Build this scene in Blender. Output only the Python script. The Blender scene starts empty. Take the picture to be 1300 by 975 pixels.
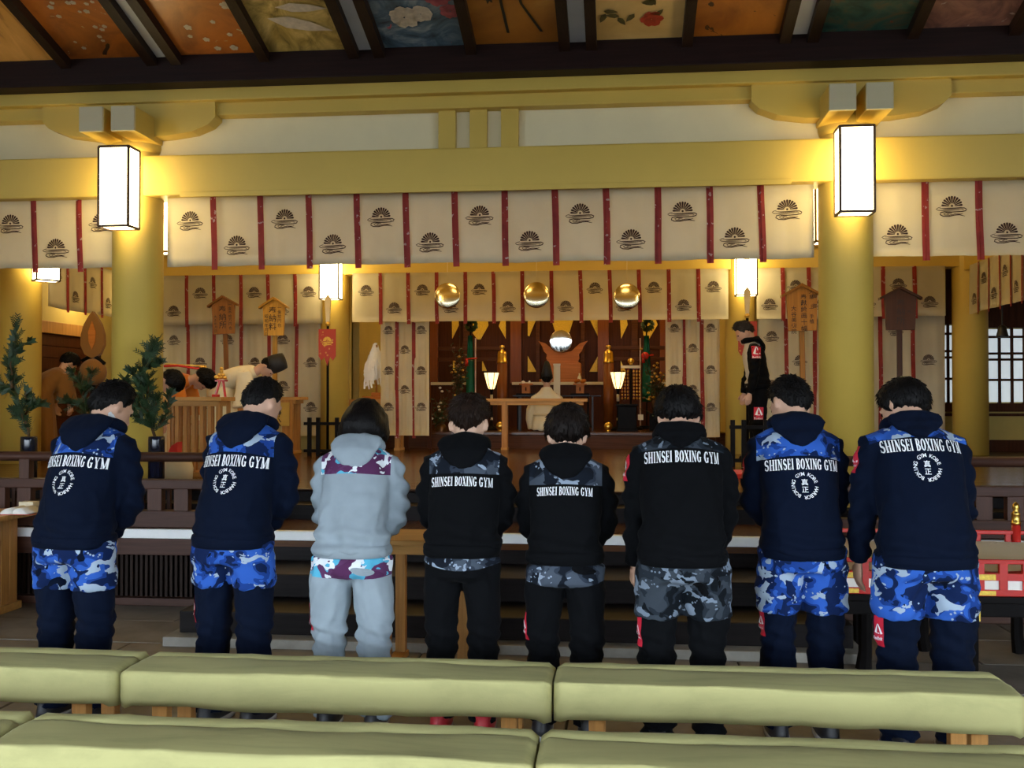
import bpy, bmesh, math, random
from mathutils import Vector, Matrix, noise
from mathutils.bvhtree import BVHTree

random.seed(7)
scene = bpy.context.scene
col = scene.collection
R = math.radians
PI = math.pi

# ------------------------------------------------------------------ camera
CAMZ, FPX, YAW, PITCH = 1.5, 1300.0, R(5.92), R(0.9)
cam_d = bpy.data.cameras.new('camera')
cam_d.sensor_fit = 'HORIZONTAL'; cam_d.sensor_width = 36.0; cam_d.lens = 36.0 * FPX / 1300.0
cam_d.clip_end = 200
cam = bpy.data.objects.new('camera', cam_d); col.objects.link(cam)
cam.location = (0, 0, CAMZ); cam.rotation_euler = (R(90) + PITCH, 0, YAW)
scene.camera = cam

# ------------------------------------------------------------------ world: soft overcast daylight
w = bpy.data.worlds.new('daylight'); scene.world = w; w.use_nodes = True
bg = w.node_tree.nodes['Background']
bg.inputs[0].default_value = (0.78, 0.89, 1.0, 1); bg.inputs[1].default_value = 10.5

vs = scene.view_settings
vs.view_transform = 'Standard'; vs.look = 'None'; vs.gamma = 1.0; vs.use_curve_mapping = False
vs.exposure = 0.0
scene.cycles.use_denoising = True
scene.cycles.max_bounces = 8
scene.cycles.sample_clamp_indirect = 6.0

# ------------------------------------------------------------------ helpers
_rot = Matrix.Rotation(YAW, 3, 'Z') @ Matrix.Rotation(R(90) + PITCH, 3, 'X')
def ray(px, py):
    return _rot @ Vector(((px - 650) / FPX, (487.5 - py) / FPX, -1))
def at(px, py, Y):
    d = ray(px, py); t = Y / d.y
    return Vector((d.x * t, Y, CAMZ + d.z * t))
def X_at(px, Y): return at(px, 500, Y).x
def Z_at(px, py, Y): return at(px, py, Y).z

def tag(o, label=None, cat=None, group=None, kind=None):
    if label: o['label'] = label
    if cat: o['category'] = cat
    if group: o['group'] = group
    if kind: o['kind'] = kind
    return o
def empty(name, loc=(0, 0, 0), rz=0.0, label=None, cat=None, group=None):
    o = bpy.data.objects.new(name, None); col.objects.link(o)
    o.empty_display_size = 0.1
    o.location = loc; o.rotation_euler = (0, 0, rz)
    return tag(o, label, cat, group)
def link(name, me, parent=None, loc=None):
    o = bpy.data.objects.new(name, me); col.objects.link(o)
    if parent is not None: o.parent = parent
    if loc is not None: o.location = loc
    return o
def obj(name, bm, mat, parent=None, smooth=False, loc=None):
    me = bpy.data.meshes.new(name)
    bmesh.ops.recalc_face_normals(bm, faces=bm.faces)
    bm.to_mesh(me); bm.free()
    me.materials.append(mat)
    if smooth:
        me.polygons.foreach_set('use_smooth', [True] * len(me.polygons))
    return link(name, me, parent, loc)
def struct(name, bm, mat, parent=None, smooth=False):
    o = obj(name, bm, mat, parent, smooth)
    if parent is None: o['kind'] = 'structure'
    return o

def box(bm, x0, x1, y0, y1, z0, z1, bev=0.0, M=None):
    v = [bm.verts.new((x, y, z)) for x in (x0, x1) for y in (y0, y1) for z in (z0, z1)]
    f = [bm.faces.new([v[i] for i in q]) for q in
         ((0, 1, 3, 2), (4, 6, 7, 5), (0, 4, 5, 1), (2, 3, 7, 6), (0, 2, 6, 4), (1, 5, 7, 3))]
    new = v
    if bev > 0:
        e = set()
        for ff in f: e.update(ff.edges)
        r = bmesh.ops.bevel(bm, geom=list(e), offset=bev, segments=2, affect='EDGES', profile=0.6)
        new = list({vv for ff in r['faces'] for vv in ff.verts} | {x for x in v if x.is_valid})
    if M is not None:
        bmesh.ops.transform(bm, matrix=M, verts=new)
    return new
def bx(x0, x1, y0, y1, z0, z1, bev=0.0):
    bm = bmesh.new(); box(bm, x0, x1, y0, y1, z0, z1, bev); return bm

def ring_faces(bm, rings, cap=True):
    n = len(rings[0])
    for a, b in zip(rings[:-1], rings[1:]):
        for i in range(n):
            bm.faces.new((a[i], a[(i + 1) % n], b[(i + 1) % n], b[i]))
    if cap:
        bm.faces.new(rings[0][::-1]); bm.faces.new(rings[-1])
def lathe(bm, prof, n=20, center=(0, 0, 0)):
    c = Vector(center); rings = []
    for r, z in prof:
        rings.append([bm.verts.new(c + Vector((max(r, 1e-4) * math.cos(2 * PI * i / n), max(r, 1e-4) * math.sin(2 * PI * i / n), z))) for i in range(n)])
    ring_faces(bm, rings)
def tube(bm, pts, radii, n=10, flat=1.0, up=None):
    """closed tube along pts; radii per point; flat squeezes it along `up`"""
    pts = [Vector(p) for p in pts]
    if not hasattr(radii, '__len__'): radii = [radii] * len(pts)
    rings = []; ref = Vector(up) if up else None
    for i, p in enumerate(pts):
        t = (pts[min(i + 1, len(pts) - 1)] - pts[max(i - 1, 0)])
        if t.length < 1e-9: t = Vector((0, 0, 1))
        t.normalize()
        if ref is None: ref = Vector((1, 0, 0)) if abs(t.x) < 0.8 else Vector((0, 1, 0))
        a = (ref - t * ref.dot(t))
        if a.length < 1e-6: a = t.orthogonal()
        a.normalize(); b = t.cross(a)
        if not up: ref = a
        r = radii[i]
        rings.append([bm.verts.new(p + a * (math.cos(2 * PI * k / n) * r * flat) + b * (math.sin(2 * PI * k / n) * r)) for k in range(n)])
    ring_faces(bm, rings)
def loft(bm, secs, n=28):
    """secs: (center, rx, rd, pitch, exponent): superellipse rings, pitched about X"""
    rings = []
    for c, rx, rd, pitch, ex in secs:
        c = Vector(c); dv = Vector((0, math.cos(pitch), -math.sin(pitch)))
        ring = []
        for k in range(n):
            t = 2 * PI * k / n; ct, st = math.cos(t), math.sin(t)
            sx = math.copysign(abs(ct) ** (2 / ex), ct); sy = math.copysign(abs(st) ** (2 / ex), st)
            ring.append(bm.verts.new(c + Vector((1, 0, 0)) * (sx * rx) + dv * (sy * rd)))
        rings.append(ring)
    ring_faces(bm, rings)
def ellipsoid(bm, c, r, M=None, seg=16, rings=10):
    m = Matrix.Translation(Vector(c)) @ (M.to_4x4() if M else Matrix.Identity(4)) @ Matrix.Diagonal((r[0], r[1], r[2], 1))
    bmesh.ops.create_uvsphere(bm, u_segments=seg, v_segments=rings, radius=1.0, matrix=m)
def poly_prism(bm, pts, y0, y1):
    """closed polygon given in (x, z), extruded y0..y1"""
    a = [bm.verts.new((p[0], y0, p[1])) for p in pts]; b = [bm.verts.new((p[0], y1, p[1])) for p in pts]
    n = len(pts); bm.faces.new(a); bm.faces.new(b[::-1])
    for i in range(n): bm.faces.new((a[i], b[i], b[(i + 1) % n], a[(i + 1) % n]))
def remesh(bm, voxel, post=None, smooth_it=0):
    """union of closed shapes as one continuous surface; returns a Mesh"""
    me = bpy.data.meshes.new('tmp'); bmesh.ops.recalc_face_normals(bm, faces=bm.faces); bm.to_mesh(me); bm.free()
    o = bpy.data.objects.new('tmp', me); col.objects.link(o)
    m = o.modifiers.new('r', 'REMESH'); m.mode = 'VOXEL'; m.voxel_size = voxel; m.use_smooth_shade = True
    if smooth_it:
        s = o.modifiers.new('s', 'SMOOTH'); s.iterations = smooth_it; s.factor = 0.5
    dg = bpy.context.evaluated_depsgraph_get()
    out = bpy.data.meshes.new_from_object(o.evaluated_get(dg), depsgraph=dg)
    bpy.data.objects.remove(o); bpy.data.meshes.remove(me)
    if post:
        nrm = [Vector(v.normal) for v in out.vertices]
        for v, nn in zip(out.vertices, nrm):
            v.co += nn * post(v.co, nn)
    out.update()
    out.polygons.foreach_set('use_smooth', [True] * len(out.polygons))
    return out
def mesh_obj(name, me, mat, parent=None):
    me.materials.clear(); me.materials.append(mat); me.name = name
    return link(name, me, parent)
def nz(p, s, seed=0.0):
    return noise.noise(Vector((p[0] * s + seed, p[1] * s + seed * 1.7, p[2] * s - seed)))
def sstep(a, b, x):
    t = min(1, max(0, (x - a) / (b - a))); return t * t * (3 - 2 * t)

# ------------------------------------------------------------------ materials
def new_mat(name):
    m = bpy.data.materials.new(name); m.use_nodes = True
    nt = m.node_tree; b = nt.nodes['Principled BSDF']; return m, nt, b
def N(nt, typ, **kw):
    n = nt.nodes.new(typ)
    for k, v in kw.items(): setattr(n, k, v)
    return n
def math_node(nt, op, a, b=None, c=None):
    n = nt.nodes.new('ShaderNodeMath'); n.operation = op
    for i, v in enumerate((a, b, c)):
        if v is None: continue
        if isinstance(v, (int, float)): n.inputs[i].default_value = v
        else: nt.links.new(v, n.inputs[i])
    return n.outputs[0]
def mix_rgb(nt, fac, a, b):
    n = nt.nodes.new('ShaderNodeMix'); n.data_type = 'RGBA'
    for s, v in ((0, fac), (6, a), (7, b)):
        if isinstance(v, (int, float)): n.inputs[s].default_value = v
        elif isinstance(v, tuple): n.inputs[s].default_value = v if len(v) == 4 else v + (1,)
        else: nt.links.new(v, n.inputs[s])
    return n.outputs[2]
def coords(nt, scale=(1, 1, 1), loc=(0, 0, 0)):
    tc = nt.nodes.new('ShaderNodeTexCoord'); mp = nt.nodes.new('ShaderNodeMapping')
    mp.inputs['Scale'].default_value = scale; mp.inputs['Location'].default_value = loc
    nt.links.new(tc.outputs['Object'], mp.inputs[0]); return mp.outputs[0]
def tex_noise(nt, vec, scale=5.0, detail=3.0, rough=0.5, dist=0.0):
    n = nt.nodes.new('ShaderNodeTexNoise'); n.inputs['Scale'].default_value = scale
    n.inputs['Detail'].default_value = detail; n.inputs['Roughness'].default_value = rough; n.inputs['Distortion'].default_value = dist
    nt.links.new(vec, n.inputs['Vector']); return n.outputs[0]
def ramp(nt, fac, stops, interp='LINEAR'):
    n = nt.nodes.new('ShaderNodeValToRGB'); cr = n.color_ramp; cr.interpolation = interp
    while len(cr.elements) < len(stops): cr.elements.new(0.5)
    for e, (p, c) in zip(cr.elements, stops):
        e.position = p; e.color = c if len(c) == 4 else tuple(c) + (1,)
    nt.links.new(fac, n.inputs[0]); return n.outputs[0]
def bump(nt, b, h, strength=0.2, dist=0.01):
    n = nt.nodes.new('ShaderNodeBump'); n.inputs['Strength'].default_value = strength; n.inputs['Distance'].default_value = dist
    nt.links.new(h, n.inputs['Height']); nt.links.new(n.outputs[0], b.inputs['Normal'])
def flat(name, c, rough=0.6, metal=0.0, var=0.12, scale=6.0, bs=0.0, stretch=(1, 1, 1), spec=0.5, sheen=0.0, dark=None):
    m, nt, b = new_mat(name)
    v = coords(nt, stretch); n = tex_noise(nt, v, scale, 4.0, 0.6)
    lo = dark if dark else tuple(x * (1 - var) for x in c); hi = tuple(min(1, x * (1 + var)) for x in c)
    nt.links.new(ramp(nt, n, [(0.3, lo), (0.7, hi)]), b.inputs['Base Color'])
    b.inputs['Roughness'].default_value = rough; b.inputs['Metallic'].default_value = metal
    b.inputs['Specular IOR Level'].default_value = spec
    if sheen:
        b.inputs['Sheen Weight'].default_value = sheen; b.inputs['Sheen Roughness'].default_value = 0.4
    if bs: bump(nt, b, n, bs, 0.01)
    return m
def wood(name, c, axis=0, rough=0.45, var=0.35, scale=3.0, spec=0.2):
    s = [14, 14, 14]; s[axis] = 0.7
    return flat(name, c, rough, 0, var, scale, 0.08, tuple(s), spec)
def emit(name, c, strength, base=(0.9, 0.85, 0.7)):
    m, nt, b = new_mat(name)
    v = coords(nt); n = tex_noise(nt, v, 3.0, 2.0)
    b.inputs['Base Color'].default_value = base + (1,)
    nt.links.new(ramp(nt, n, [(0.2, tuple(x * 0.93 for x in c)), (0.8, c)]), b.inputs['Emission Color'])
    b.inputs['Emission Strength'].default_value = strength
    return m

M = {}
M['cream'] = flat('cream_paint', (0.60, 0.415, 0.075), 0.5, var=0.04, scale=2.0)
M['plaster'] = flat('white_plaster', (0.76, 0.67, 0.42), 0.85, var=0.03, scale=3.0, bs=0.03)
M['beam_end'] = flat('beam_end_paint', (0.60, 0.52, 0.32), 0.5, var=0.03)
M['ochre_wall'] = flat('ochre_wall', (0.55, 0.42, 0.12), 0.8, var=0.06, scale=2.0)
M['black_beam'] = wood('dark_beam', (0.018, 0.007, 0.0055), 0, 0.5, 0.3, spec=0.15)
M['rib'] = wood('dark_rib', (0.022, 0.010, 0.007), 1, 0.5, 0.3, spec=0.2)
M['pale_strip'] = flat('pale_ceiling_strip', (0.62, 0.64, 0.66), 0.5, var=0.05)
M['stone'] = flat('paving_stone', (0.19, 0.165, 0.135), 0.6, var=0.35, scale=3.0, bs=0.1)
M['stone_pale'] = flat('pale_step_stone', (0.30, 0.28, 0.24), 0.7, var=0.25, scale=5.0, bs=0.1)
M['grout'] = flat('joint', (0.05, 0.043, 0.035), 0.9, var=0.2)
M['step'] = wood('dark_step_wood', (0.010, 0.0075, 0.0075), 0, 0.5, 0.3, spec=0.12)
M['rail'] = wood('brown_rail_wood', (0.060, 0.025, 0.016), 0, 0.45, 0.25, spec=0.2)
M['railz'] = wood('brown_post_wood', (0.075, 0.034, 0.023), 2, 0.45, 0.25, spec=0.2)
def plank_wood():
    m, nt, b = new_mat('polished_floor_wood')
    n = tex_noise(nt, coords(nt, (0.6, 14, 14)), 2.0, 4.0, 0.6); oi = nt.nodes.new('ShaderNodeObjectInfo')
    c = ramp(nt, n, [(0.3, (0.060, 0.020, 0.005)), (0.7, (0.135, 0.048, 0.011))])
    c = mix_rgb(nt, math_node(nt, 'MULTIPLY', oi.outputs['Random'], 0.6), c, (0.035, 0.013, 0.005))
    nt.links.new(c, b.inputs['Base Color']); b.inputs['Roughness'].default_value = 0.2; b.inputs['Specular IOR Level'].default_value = 0.4
    bump(nt, b, n, 0.05, 0.01)
    return m
M['floorwood'] = plank_wood()
M['nosing'] = flat('pale_nosing', (0.80, 0.81, 0.80), 0.35, var=0.04)
M['lattice'] = wood('dark_lattice_wood', (0.020, 0.011, 0.008), 2, 0.5, 0.3, spec=0.1)
M['void'] = flat('dark_void', (0.008, 0.006, 0.005), 0.9, var=0.1)
M['hinoki'] = wood('pale_cypress', (0.52, 0.27, 0.075), 0, 0.42, 0.2)
M['hinoki_z'] = wood('pale_cypress_upright', (0.46, 0.22, 0.06), 2, 0.42, 0.2)
M['altar_wood'] = wood('altar_dark_wood', (0.060, 0.017, 0.006), 2, 0.5, 0.3, spec=0.12)
M['altar_woodx'] = wood('altar_dark_wood_rail', (0.085, 0.030, 0.012), 0, 0.5, 0.3, spec=0.15)
M['red_wood'] = wood('reddish_altar_wood', (0.20, 0.058, 0.012), 2, 0.4, 0.2, spec=0.25)
M['orange_wood'] = wood('orange_carved_wood', (0.40, 0.13, 0.018), 0, 0.45, 0.2, spec=0.2)
M['black_lacquer'] = flat('black_lacquer', (0.006, 0.005, 0.005), 0.4, var=0.2, spec=0.05)
M['red_lacquer'] = flat('red_lacquer', (0.52, 0.022, 0.016), 0.25, var=0.08)
M['gold'] = flat('gold_metal', (0.85, 0.56, 0.12), 0.28, 1.0, var=0.15, scale=30, bs=0.1)
M['gold_leaf'] = flat('engraved_gold_plate', (0.90, 0.58, 0.06), 0.5, 0.0, var=0.25, scale=60, bs=0.4)
M['red_band'] = flat('red_brocade', (0.42, 0.035, 0.026), 0.7, var=0.2, scale=12)
M['red_fleck'] = flat('pale_fleck', (0.62, 0.45, 0.40), 0.7, var=0.2)
M['crest'] = flat('dark_brown_print', (0.035, 0.012, 0.010), 0.8, var=0.1)
M['paper'] = flat('white_paper', (0.82, 0.80, 0.74), 0.8, var=0.03)
M['frame_brown'] = wood('lantern_frame', (0.09, 0.05, 0.03), 2, 0.5, 0.2)
M['lantern'] = emit('lantern_pane', (1.0, 0.80, 0.40), 14.0)
M['green_silk'] = flat('green_silk', (0.01, 0.22, 0.12), 0.5, var=0.2)
M['navy_glaze'] = flat('dark_navy_glaze', (0.006, 0.008, 0.02), 0.12, var=0.2)
M['silver'] = flat('silver_mirror', (0.85, 0.85, 0.83), 0.06, 1.0, var=0.02)
M['bronze'] = flat('bronze_mirror', (0.62, 0.54, 0.36), 0.12, 1.0, var=0.05)
M['black_metal'] = flat('black_metal', (0.015, 0.014, 0.014), 0.4, 0.3, var=0.2)
M['ivory'] = flat('ivory', (0.72, 0.62, 0.40), 0.4, var=0.08)

def cloth_mat(name, c, sheen=0.15, wv=260.0):
    m, nt, b = new_mat(name)
    v = coords(nt); n = tex_noise(nt, v, 2.5, 4.0, 0.55)
    n2 = tex_noise(nt, v, wv, 1.0)
    nt.links.new(ramp(nt, n, [(0.3, tuple(x * 0.92 for x in c)), (0.7, c)]), b.inputs['Base Color'])
    b.inputs['Roughness'].default_value = 0.85; b.inputs['Sheen Weight'].default_value = sheen
    b.inputs['Specular IOR Level'].default_value = 0.2
    bump(nt, b, n2, 0.15, 0.002)
    return m
M['drape'] = cloth_mat('cream_brocade', (0.76, 0.69, 0.50))
M['robe_white'] = cloth_mat('white_robe', (0.78, 0.70, 0.48))
M['robe_cream'] = cloth_mat('cream_robe', (0.70, 0.58, 0.34))
M['robe_orange'] = cloth_mat('orange_robe', (0.55, 0.17, 0.02))
M['robe_ochre'] = cloth_mat('ochre_robe', (0.20, 0.09, 0.02))
M['red_hakama'] = cloth_mat('red_hakama', (0.6, 0.03, 0.02))
def velvet(name, c):
    m, nt, b = new_mat(name)
    v = coords(nt, (0.9, 5.0, 2.2)); n = tex_noise(nt, v, 1.6, 6.0, 0.62, 0.4)
    n2 = tex_noise(nt, coords(nt), 180.0, 1.0)
    nt.links.new(ramp(nt, n, [(0.30, tuple(x * 0.72 for x in c)), (0.5, c), (0.75, tuple(min(1, x * 1.12) for x in c))]), b.inputs['Base Color'])
    b.inputs['Roughness'].default_value = 0.8; b.inputs['Sheen Weight'].default_value = 0.06
    b.inputs['Sheen Roughness'].default_value = 0.3; b.inputs['Sheen Tint'].default_value = (0.9, 0.95, 0.7, 1)
    b.inputs['Specular IOR Level'].default_value = 0.2
    bump(nt, b, n2, 0.12, 0.002)
    return m
M['velvet'] = velvet('olive_velvet', (0.47, 0.44, 0.19))
# ------------------------------------------------------------------ layout of the building (metres)
COLY, BACKY = 8.4, 14.3            # front column row, rear column row
XL, XR = -4.10, 1.81               # front columns
SXL, SXR = -6.95, 4.70             # side column rows
XC = (XL + XR) / 2
PLAT_Y, PLAT_Z = 7.2, 0.556        # lower wooden platform
UP_Y, UP_Z = 8.25, 0.77            # upper polished floor
DAIS_Y, DAIS_Z = 15.35, 1.02       # altar dais

# paving: slabs proud of a dark bed
bed = struct('floor', bx(-9.5, 8.5, -3.0, 8.2, -0.25, -0.012), M['grout'])
slab_cache = {}
def slab(w_, d_):
    k = (round(w_, 3), round(d_, 3))
    if k not in slab_cache:
        me = bpy.data.meshes.new('paving_slab'); bm = bx(-w_ / 2, w_ / 2, -d_ / 2, d_ / 2, -0.06, 0, 0.006); bm.to_mesh(me); bm.free()
        me.materials.append(M['stone']); slab_cache[k] = me
    return slab_cache[k]
SW, SD = 0.92, 0.61
for j in range(12):
    y = 0.3 + j * SD
    off = 0.46 if j % 2 else 0.0
    for i in range(17):
        x = -7.6 + i * SW + off
        link('paving_slab', slab(SW - 0.012, SD - 0.012), bed, (x, y, random.uniform(-0.003, 0.0)))

# ---- steps
SX0, SX1 = -2.72, 1.36
plinth = struct('step_plinth', bx(SX0 - 0.05, SX1 + 0.05, 6.02, 6.9, -0.01, 0.055, 0.008), M['stone_pale'])
st1 = struct('step_1', bx(SX0, SX1, 6.15, 7.2, 0.05, 0.19, 0.01), M['step'])
st2 = struct('step_2', bx(SX0 + 0.12, SX1 - 0.12, 6.62, 7.2, 0.19, 0.345, 0.01), M['step'])

# ---- lower platform with front lattice
plat = struct('platform_floor', bx(-9.0, 8.0, PLAT_Y + 0.02, 8.6, 0.44, PLAT_Z - 0.004), M['floorwood'])
struct('platform_riser', bx(SX0 - 0.02, SX1 + 0.02, PLAT_Y + 0.06, PLAT_Y + 0.12, 0.2, 0.5), M['step'])
struct('trim_1', bx(-9.0, 8.0, PLAT_Y - 0.01, PLAT_Y + 0.05, PLAT_Z - 0.068, PLAT_Z, 0.006), M['nosing'])
def lattice(x0, x1, n):
    root = empty('platform_lattice', (0, 0, 0)); root['kind'] = 'structure'
    obj('backing', bx(x0, x1, PLAT_Y + 0.12, PLAT_Y + 0.15, 0, 0.44), M['void'], root)
    obj('beam', bx(x0, x1, PLAT_Y + 0.0, PLAT_Y + 0.12, 0.365, PLAT_Z - 0.07, 0.006), M['rail'], root)
    obj('sill', bx(x0, x1, PLAT_Y - 0.02, PLAT_Y + 0.12, 0.0, 0.055, 0.006), M['rail'], root)
    bm = bmesh.new(); nn = int((x1 - x0) / 0.038)
    for i in range(nn):
        x = x0 + (i + 0.5) * (x1 - x0) / nn
        box(bm, x - 0.010, x + 0.010, PLAT_Y + 0.05, PLAT_Y + 0.10, 0.055, 0.365)
    o = obj('slat', bm, M['lattice'], root); o['kind'] = 'stuff'
lattice(-9.0, SX0, 0); lattice(SX1, 8.0, 1)

# ---- upper floor: planks
struct('upper_step', bx(-9.0, 8.0, 7.97, 8.4, 0.5, 0.665, 0.008), M['step'])
uf = struct('upper_floor', bx(-9.0, 8.0, UP_Y, 20.0, 0.55, UP_Z - 0.012), M['step'])
pw = 0.30
pme = bpy.data.meshes.new('plank'); b_ = bx(-8.5, 8.5, 0, pw - 0.006, -0.03, 0, 0.004); b_.to_mesh(pme); b_.free(); pme.materials.append(M['floorwood'])
k = 0
while UP_Y + k * pw < DAIS_Y:
    link('plank', pme, uf, (-0.5, UP_Y + k * pw, UP_Z)); k += 1
# altar dais: two low steps
da = struct('altar_dais', bx(-4.3, 2.3, DAIS_Y, 20.0, 0.75, DAIS_Z - 0.02), M['altar_woodx'])
struct('trim_2', bx(-4.3, 2.3, DAIS_Y - 0.03, DAIS_Y + 0.3, DAIS_Z - 0.045, DAIS_Z, 0.006), M['floorwood'])
dme = bpy.data.meshes.new('plank'); b_ = bx(-3.3, 3.3, 0, 0.394, -0.02, 0, 0.004); b_.to_mesh(dme); b_.free(); dme.materials.append(M['floorwood'])
for k in range(11): link('plank', dme, da, (-1.0, DAIS_Y + 0.31 + k * 0.4, DAIS_Z))

# ---- railing along the platform edge
def railing(x0, x1, post_px, label):
    root = empty('low_railing', ((x0 + x1) / 2, PLAT_Y + 0.13, PLAT_Z), 0, label, 'railing')
    h = (x1 - x0) / 2
    obj('bottom_beam', bx(-h, h, -0.06, 0.06, 0.0, 0.125, 0.008), M['rail'], root)
    obj('middle_rail', bx(-h, h, -0.05, 0.05, 0.285, 0.355, 0.008), M['rail'], root)
    bm = bmesh.new(); tube(bm, [(-h, 0, 0.52), (h, 0, 0.52)], 0.036, 12); obj('top_rail', bm, M['rail'], root, True)
    x = -h + 0.06; i = 0
    while x < h:
        obj('post', bx(x - 0.055, x + 0.055, -0.035, 0.035, 0.12, 0.29, 0.004), M['railz'], root)
        if i % 9 == 0: obj('upright', bx(x - 0.04, x + 0.04, -0.035, 0.035, 0.35, 0.50, 0.004), M['railz'], root)
        x += 0.205; i += 1
    return root
railing(-8.2, -2.75, None, 'brown low wooden railing behind the open book on the table')
railing(1.40, 6.4, None, 'brown low wooden railing behind the red lacquer stand')

# ---- columns
def column(x, y, z0, z1, name, r=0.21):
    bm = bmesh.new(); lathe(bm, [(r, z0), (r, z1 - 0.35), (r * 0.97, z1)], 36, (x, y, 0)); return struct(name, bm, M['cream'], None, True)
column(XL, COLY, PLAT_Z, 4.0, 'column_1'); column(XR, COLY, PLAT_Z, 4.0, 'column_2')
column(SXL, COLY, PLAT_Z, 4.0, 'column_3'); column(SXR + 0.6, COLY, PLAT_Z, 4.0, 'column_4')
column(SXL, 11.3, UP_Z, 4.2, 'column_5', 0.23); column(SXR, BACKY, UP_Z, 4.2, 'column_6', 0.225)
column(SXL, BACKY, UP_Z, 4.2, 'column_7'); column(SXR + 0.02, 11.3, UP_Z, 4.2, 'column_8')
column(X_at(425, BACKY), BACKY, UP_Z, 4.2, 'column_9', 0.20); column(X_at(940, BACKY), BACKY, UP_Z, 4.2, 'column_10', 0.20)

# ---- front entablature
BF = COLY - 0.17                   # front face of the big beam
struct('beam_1', bx(-9.0, 8.0, BF, COLY + 0.15, 3.22, 3.56, 0.015), M['cream'])
struct('wall_frieze', bx(-9.0, 8.0, COLY - 0.04, COLY + 0.08, 3.54, 3.95), M['plaster'])
for i, px in enumerate((567, 607, 647)):
    x = X_at(px, COLY - 0.1)
    struct('frieze_post_%d' % (i + 1), bx(x - 0.072, x + 0.072, COLY - 0.10, COLY + 0.05, 3.55, 3.90, 0.004), M['cream'])
struct('beam_2', bx(-9.0, 8.0, COLY - 0.16, COLY + 0.15, 3.885, 4.01, 0.012), M['cream'])
struct('beam_3', bx(-9.0, 8.0, COLY - 0.24, COLY + 0.15, 3.99, 4.2, 0.012), M['cream'])
# lower edge chamfer strip of the big beam
struct('beam_4', bx(XL + 0.45, XR - 0.45, BF - 0.012, BF + 0.01, 3.20, 3.245, 0.004), M['cream'])
def bracket(x, tagn):
    root = empty('column_bracket', (x, COLY, 0)); root['kind'] = 'structure'
    L = 0.76
    pts = [(-L, 0.33), (-L, 0.20), (-L + 0.06, 0.14), (-L + 0.2, 0.085), (-L + 0.42, 0.055), (-0.2, 0.05), (0.2, 0.05), (L - 0.42, 0.055), (L - 0.2, 0.085), (L - 0.06, 0.14), (L, 0.20), (L, 0.33)]
    bm = bmesh.new(); poly_prism(bm, [(p[0], p[1] + 3.66) for p in pts], -0.20, 0.20)
    obj('arm', bm, M['cream'], root)
    bm = bmesh.new(); lathe(bm, [(0.215, 3.60), (0.225, 3.64), (0.225, 3.72), (0.215, 3.76)], 32); obj('neck', bm, M['cream'], root, True)
    for s in (-1, 1):
        bb = bx(s * 0.135 - 0.098, s * 0.135 + 0.098, -0.55, 0.1, 3.67, 3.87, 0.008)
        e = obj('beam_end', bb, M['cream'], root)
        obj('end_cap', bx(s * 0.135 - 0.099, s * 0.135 + 0.099, -0.562, -0.53, 3.669, 3.871, 0.006), M['beam_end'], e)
bracket(XL, 0); bracket(XR, 1)

# ---- sloping coffered ceiling above the hall, rising towards the open front
SL = math.tan(R(16.0))
CY0, CZ0 = 8.12, 4.21              # lower edge
def cz(y): return CZ0 + (CY0 - y) * SL
struct('beam_5', bx(-9.0, 8.0, 7.98, 8.3, 4.09, 4.33, 0.01), M['black_beam'])
struct('wall_above_beam', bx(-9.0, 8.0, 8.2, 8.5, 4.2, 5.2), M['black_beam'])
def sloped(bm, x0, x1, y0, y1, off0, off1):
    """box between y0<y1 following the slope, thickness off0..off1 above it"""
    v = []
    for x in (x0, x1):
        for y in (y0, y1):
            for o in (off0, off1): v.append(bm.verts.new((x, y, cz(y) + o)))
    for q in ((0, 1, 3, 2), (4, 6, 7, 5), (0, 4, 5, 1), (2, 3, 7, 6), (0, 2, 6, 4), (1, 5, 7, 3)): bm.faces.new([v[i] for i in q])
bm = bmesh.new(); sloped(bm, -9.0, 8.0, -0.5, CY0 + 0.2, 0.10, 0.25)
ceil = struct('ceiling', bm, M['black_beam'])
STRIP = [X_at(px, 8.05) for px in (211, 468, 736, 1014)]
pitch = (STRIP[3] - STRIP[0]) / 3.0
strips = [STRIP[0] + pitch * i for i in range(-3, 7)]

def painting(name, stops, scale=(2.0, 2.0, 2.0), sc=1.6, dist=1.5, loc=(0, 0, 0), accents=(), dotscale=9.0, seed=0.0):
    """lacquered painting: cloudy ground, with blot-shaped motifs laid over it"""
    m, nt, b = new_mat(name)
    v = coords(nt, scale, loc); n = tex_noise(nt, v, sc, 6.0, 0.62, dist)
    c = ramp(nt, n, [(p_, tuple(min(1, q_ * 1.7) for q_ in c_)) for p_, c_ in stops])
    for i, (colr, th, s2) in enumerate(accents):
        v2 = coords(nt, (1, 1, 1), (seed + 3.1 * i, seed * 0.7 - i, 0)); n2 = tex_noise(nt, v2, s2, 4.0, 0.6, 1.0)
        f = math_node(nt, 'GREATER_THAN', n2, th)
        c = mix_rgb(nt, f, c, colr)
    nt.links.new(c, b.inputs['Base Color']); b.inputs['Roughness'].default_value = 0.35
    return m
OCH = (0.42, 0.21, 0.05); ORG = (0.30, 0.085, 0.012); DKO = (0.13, 0.035, 0.008)
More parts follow.
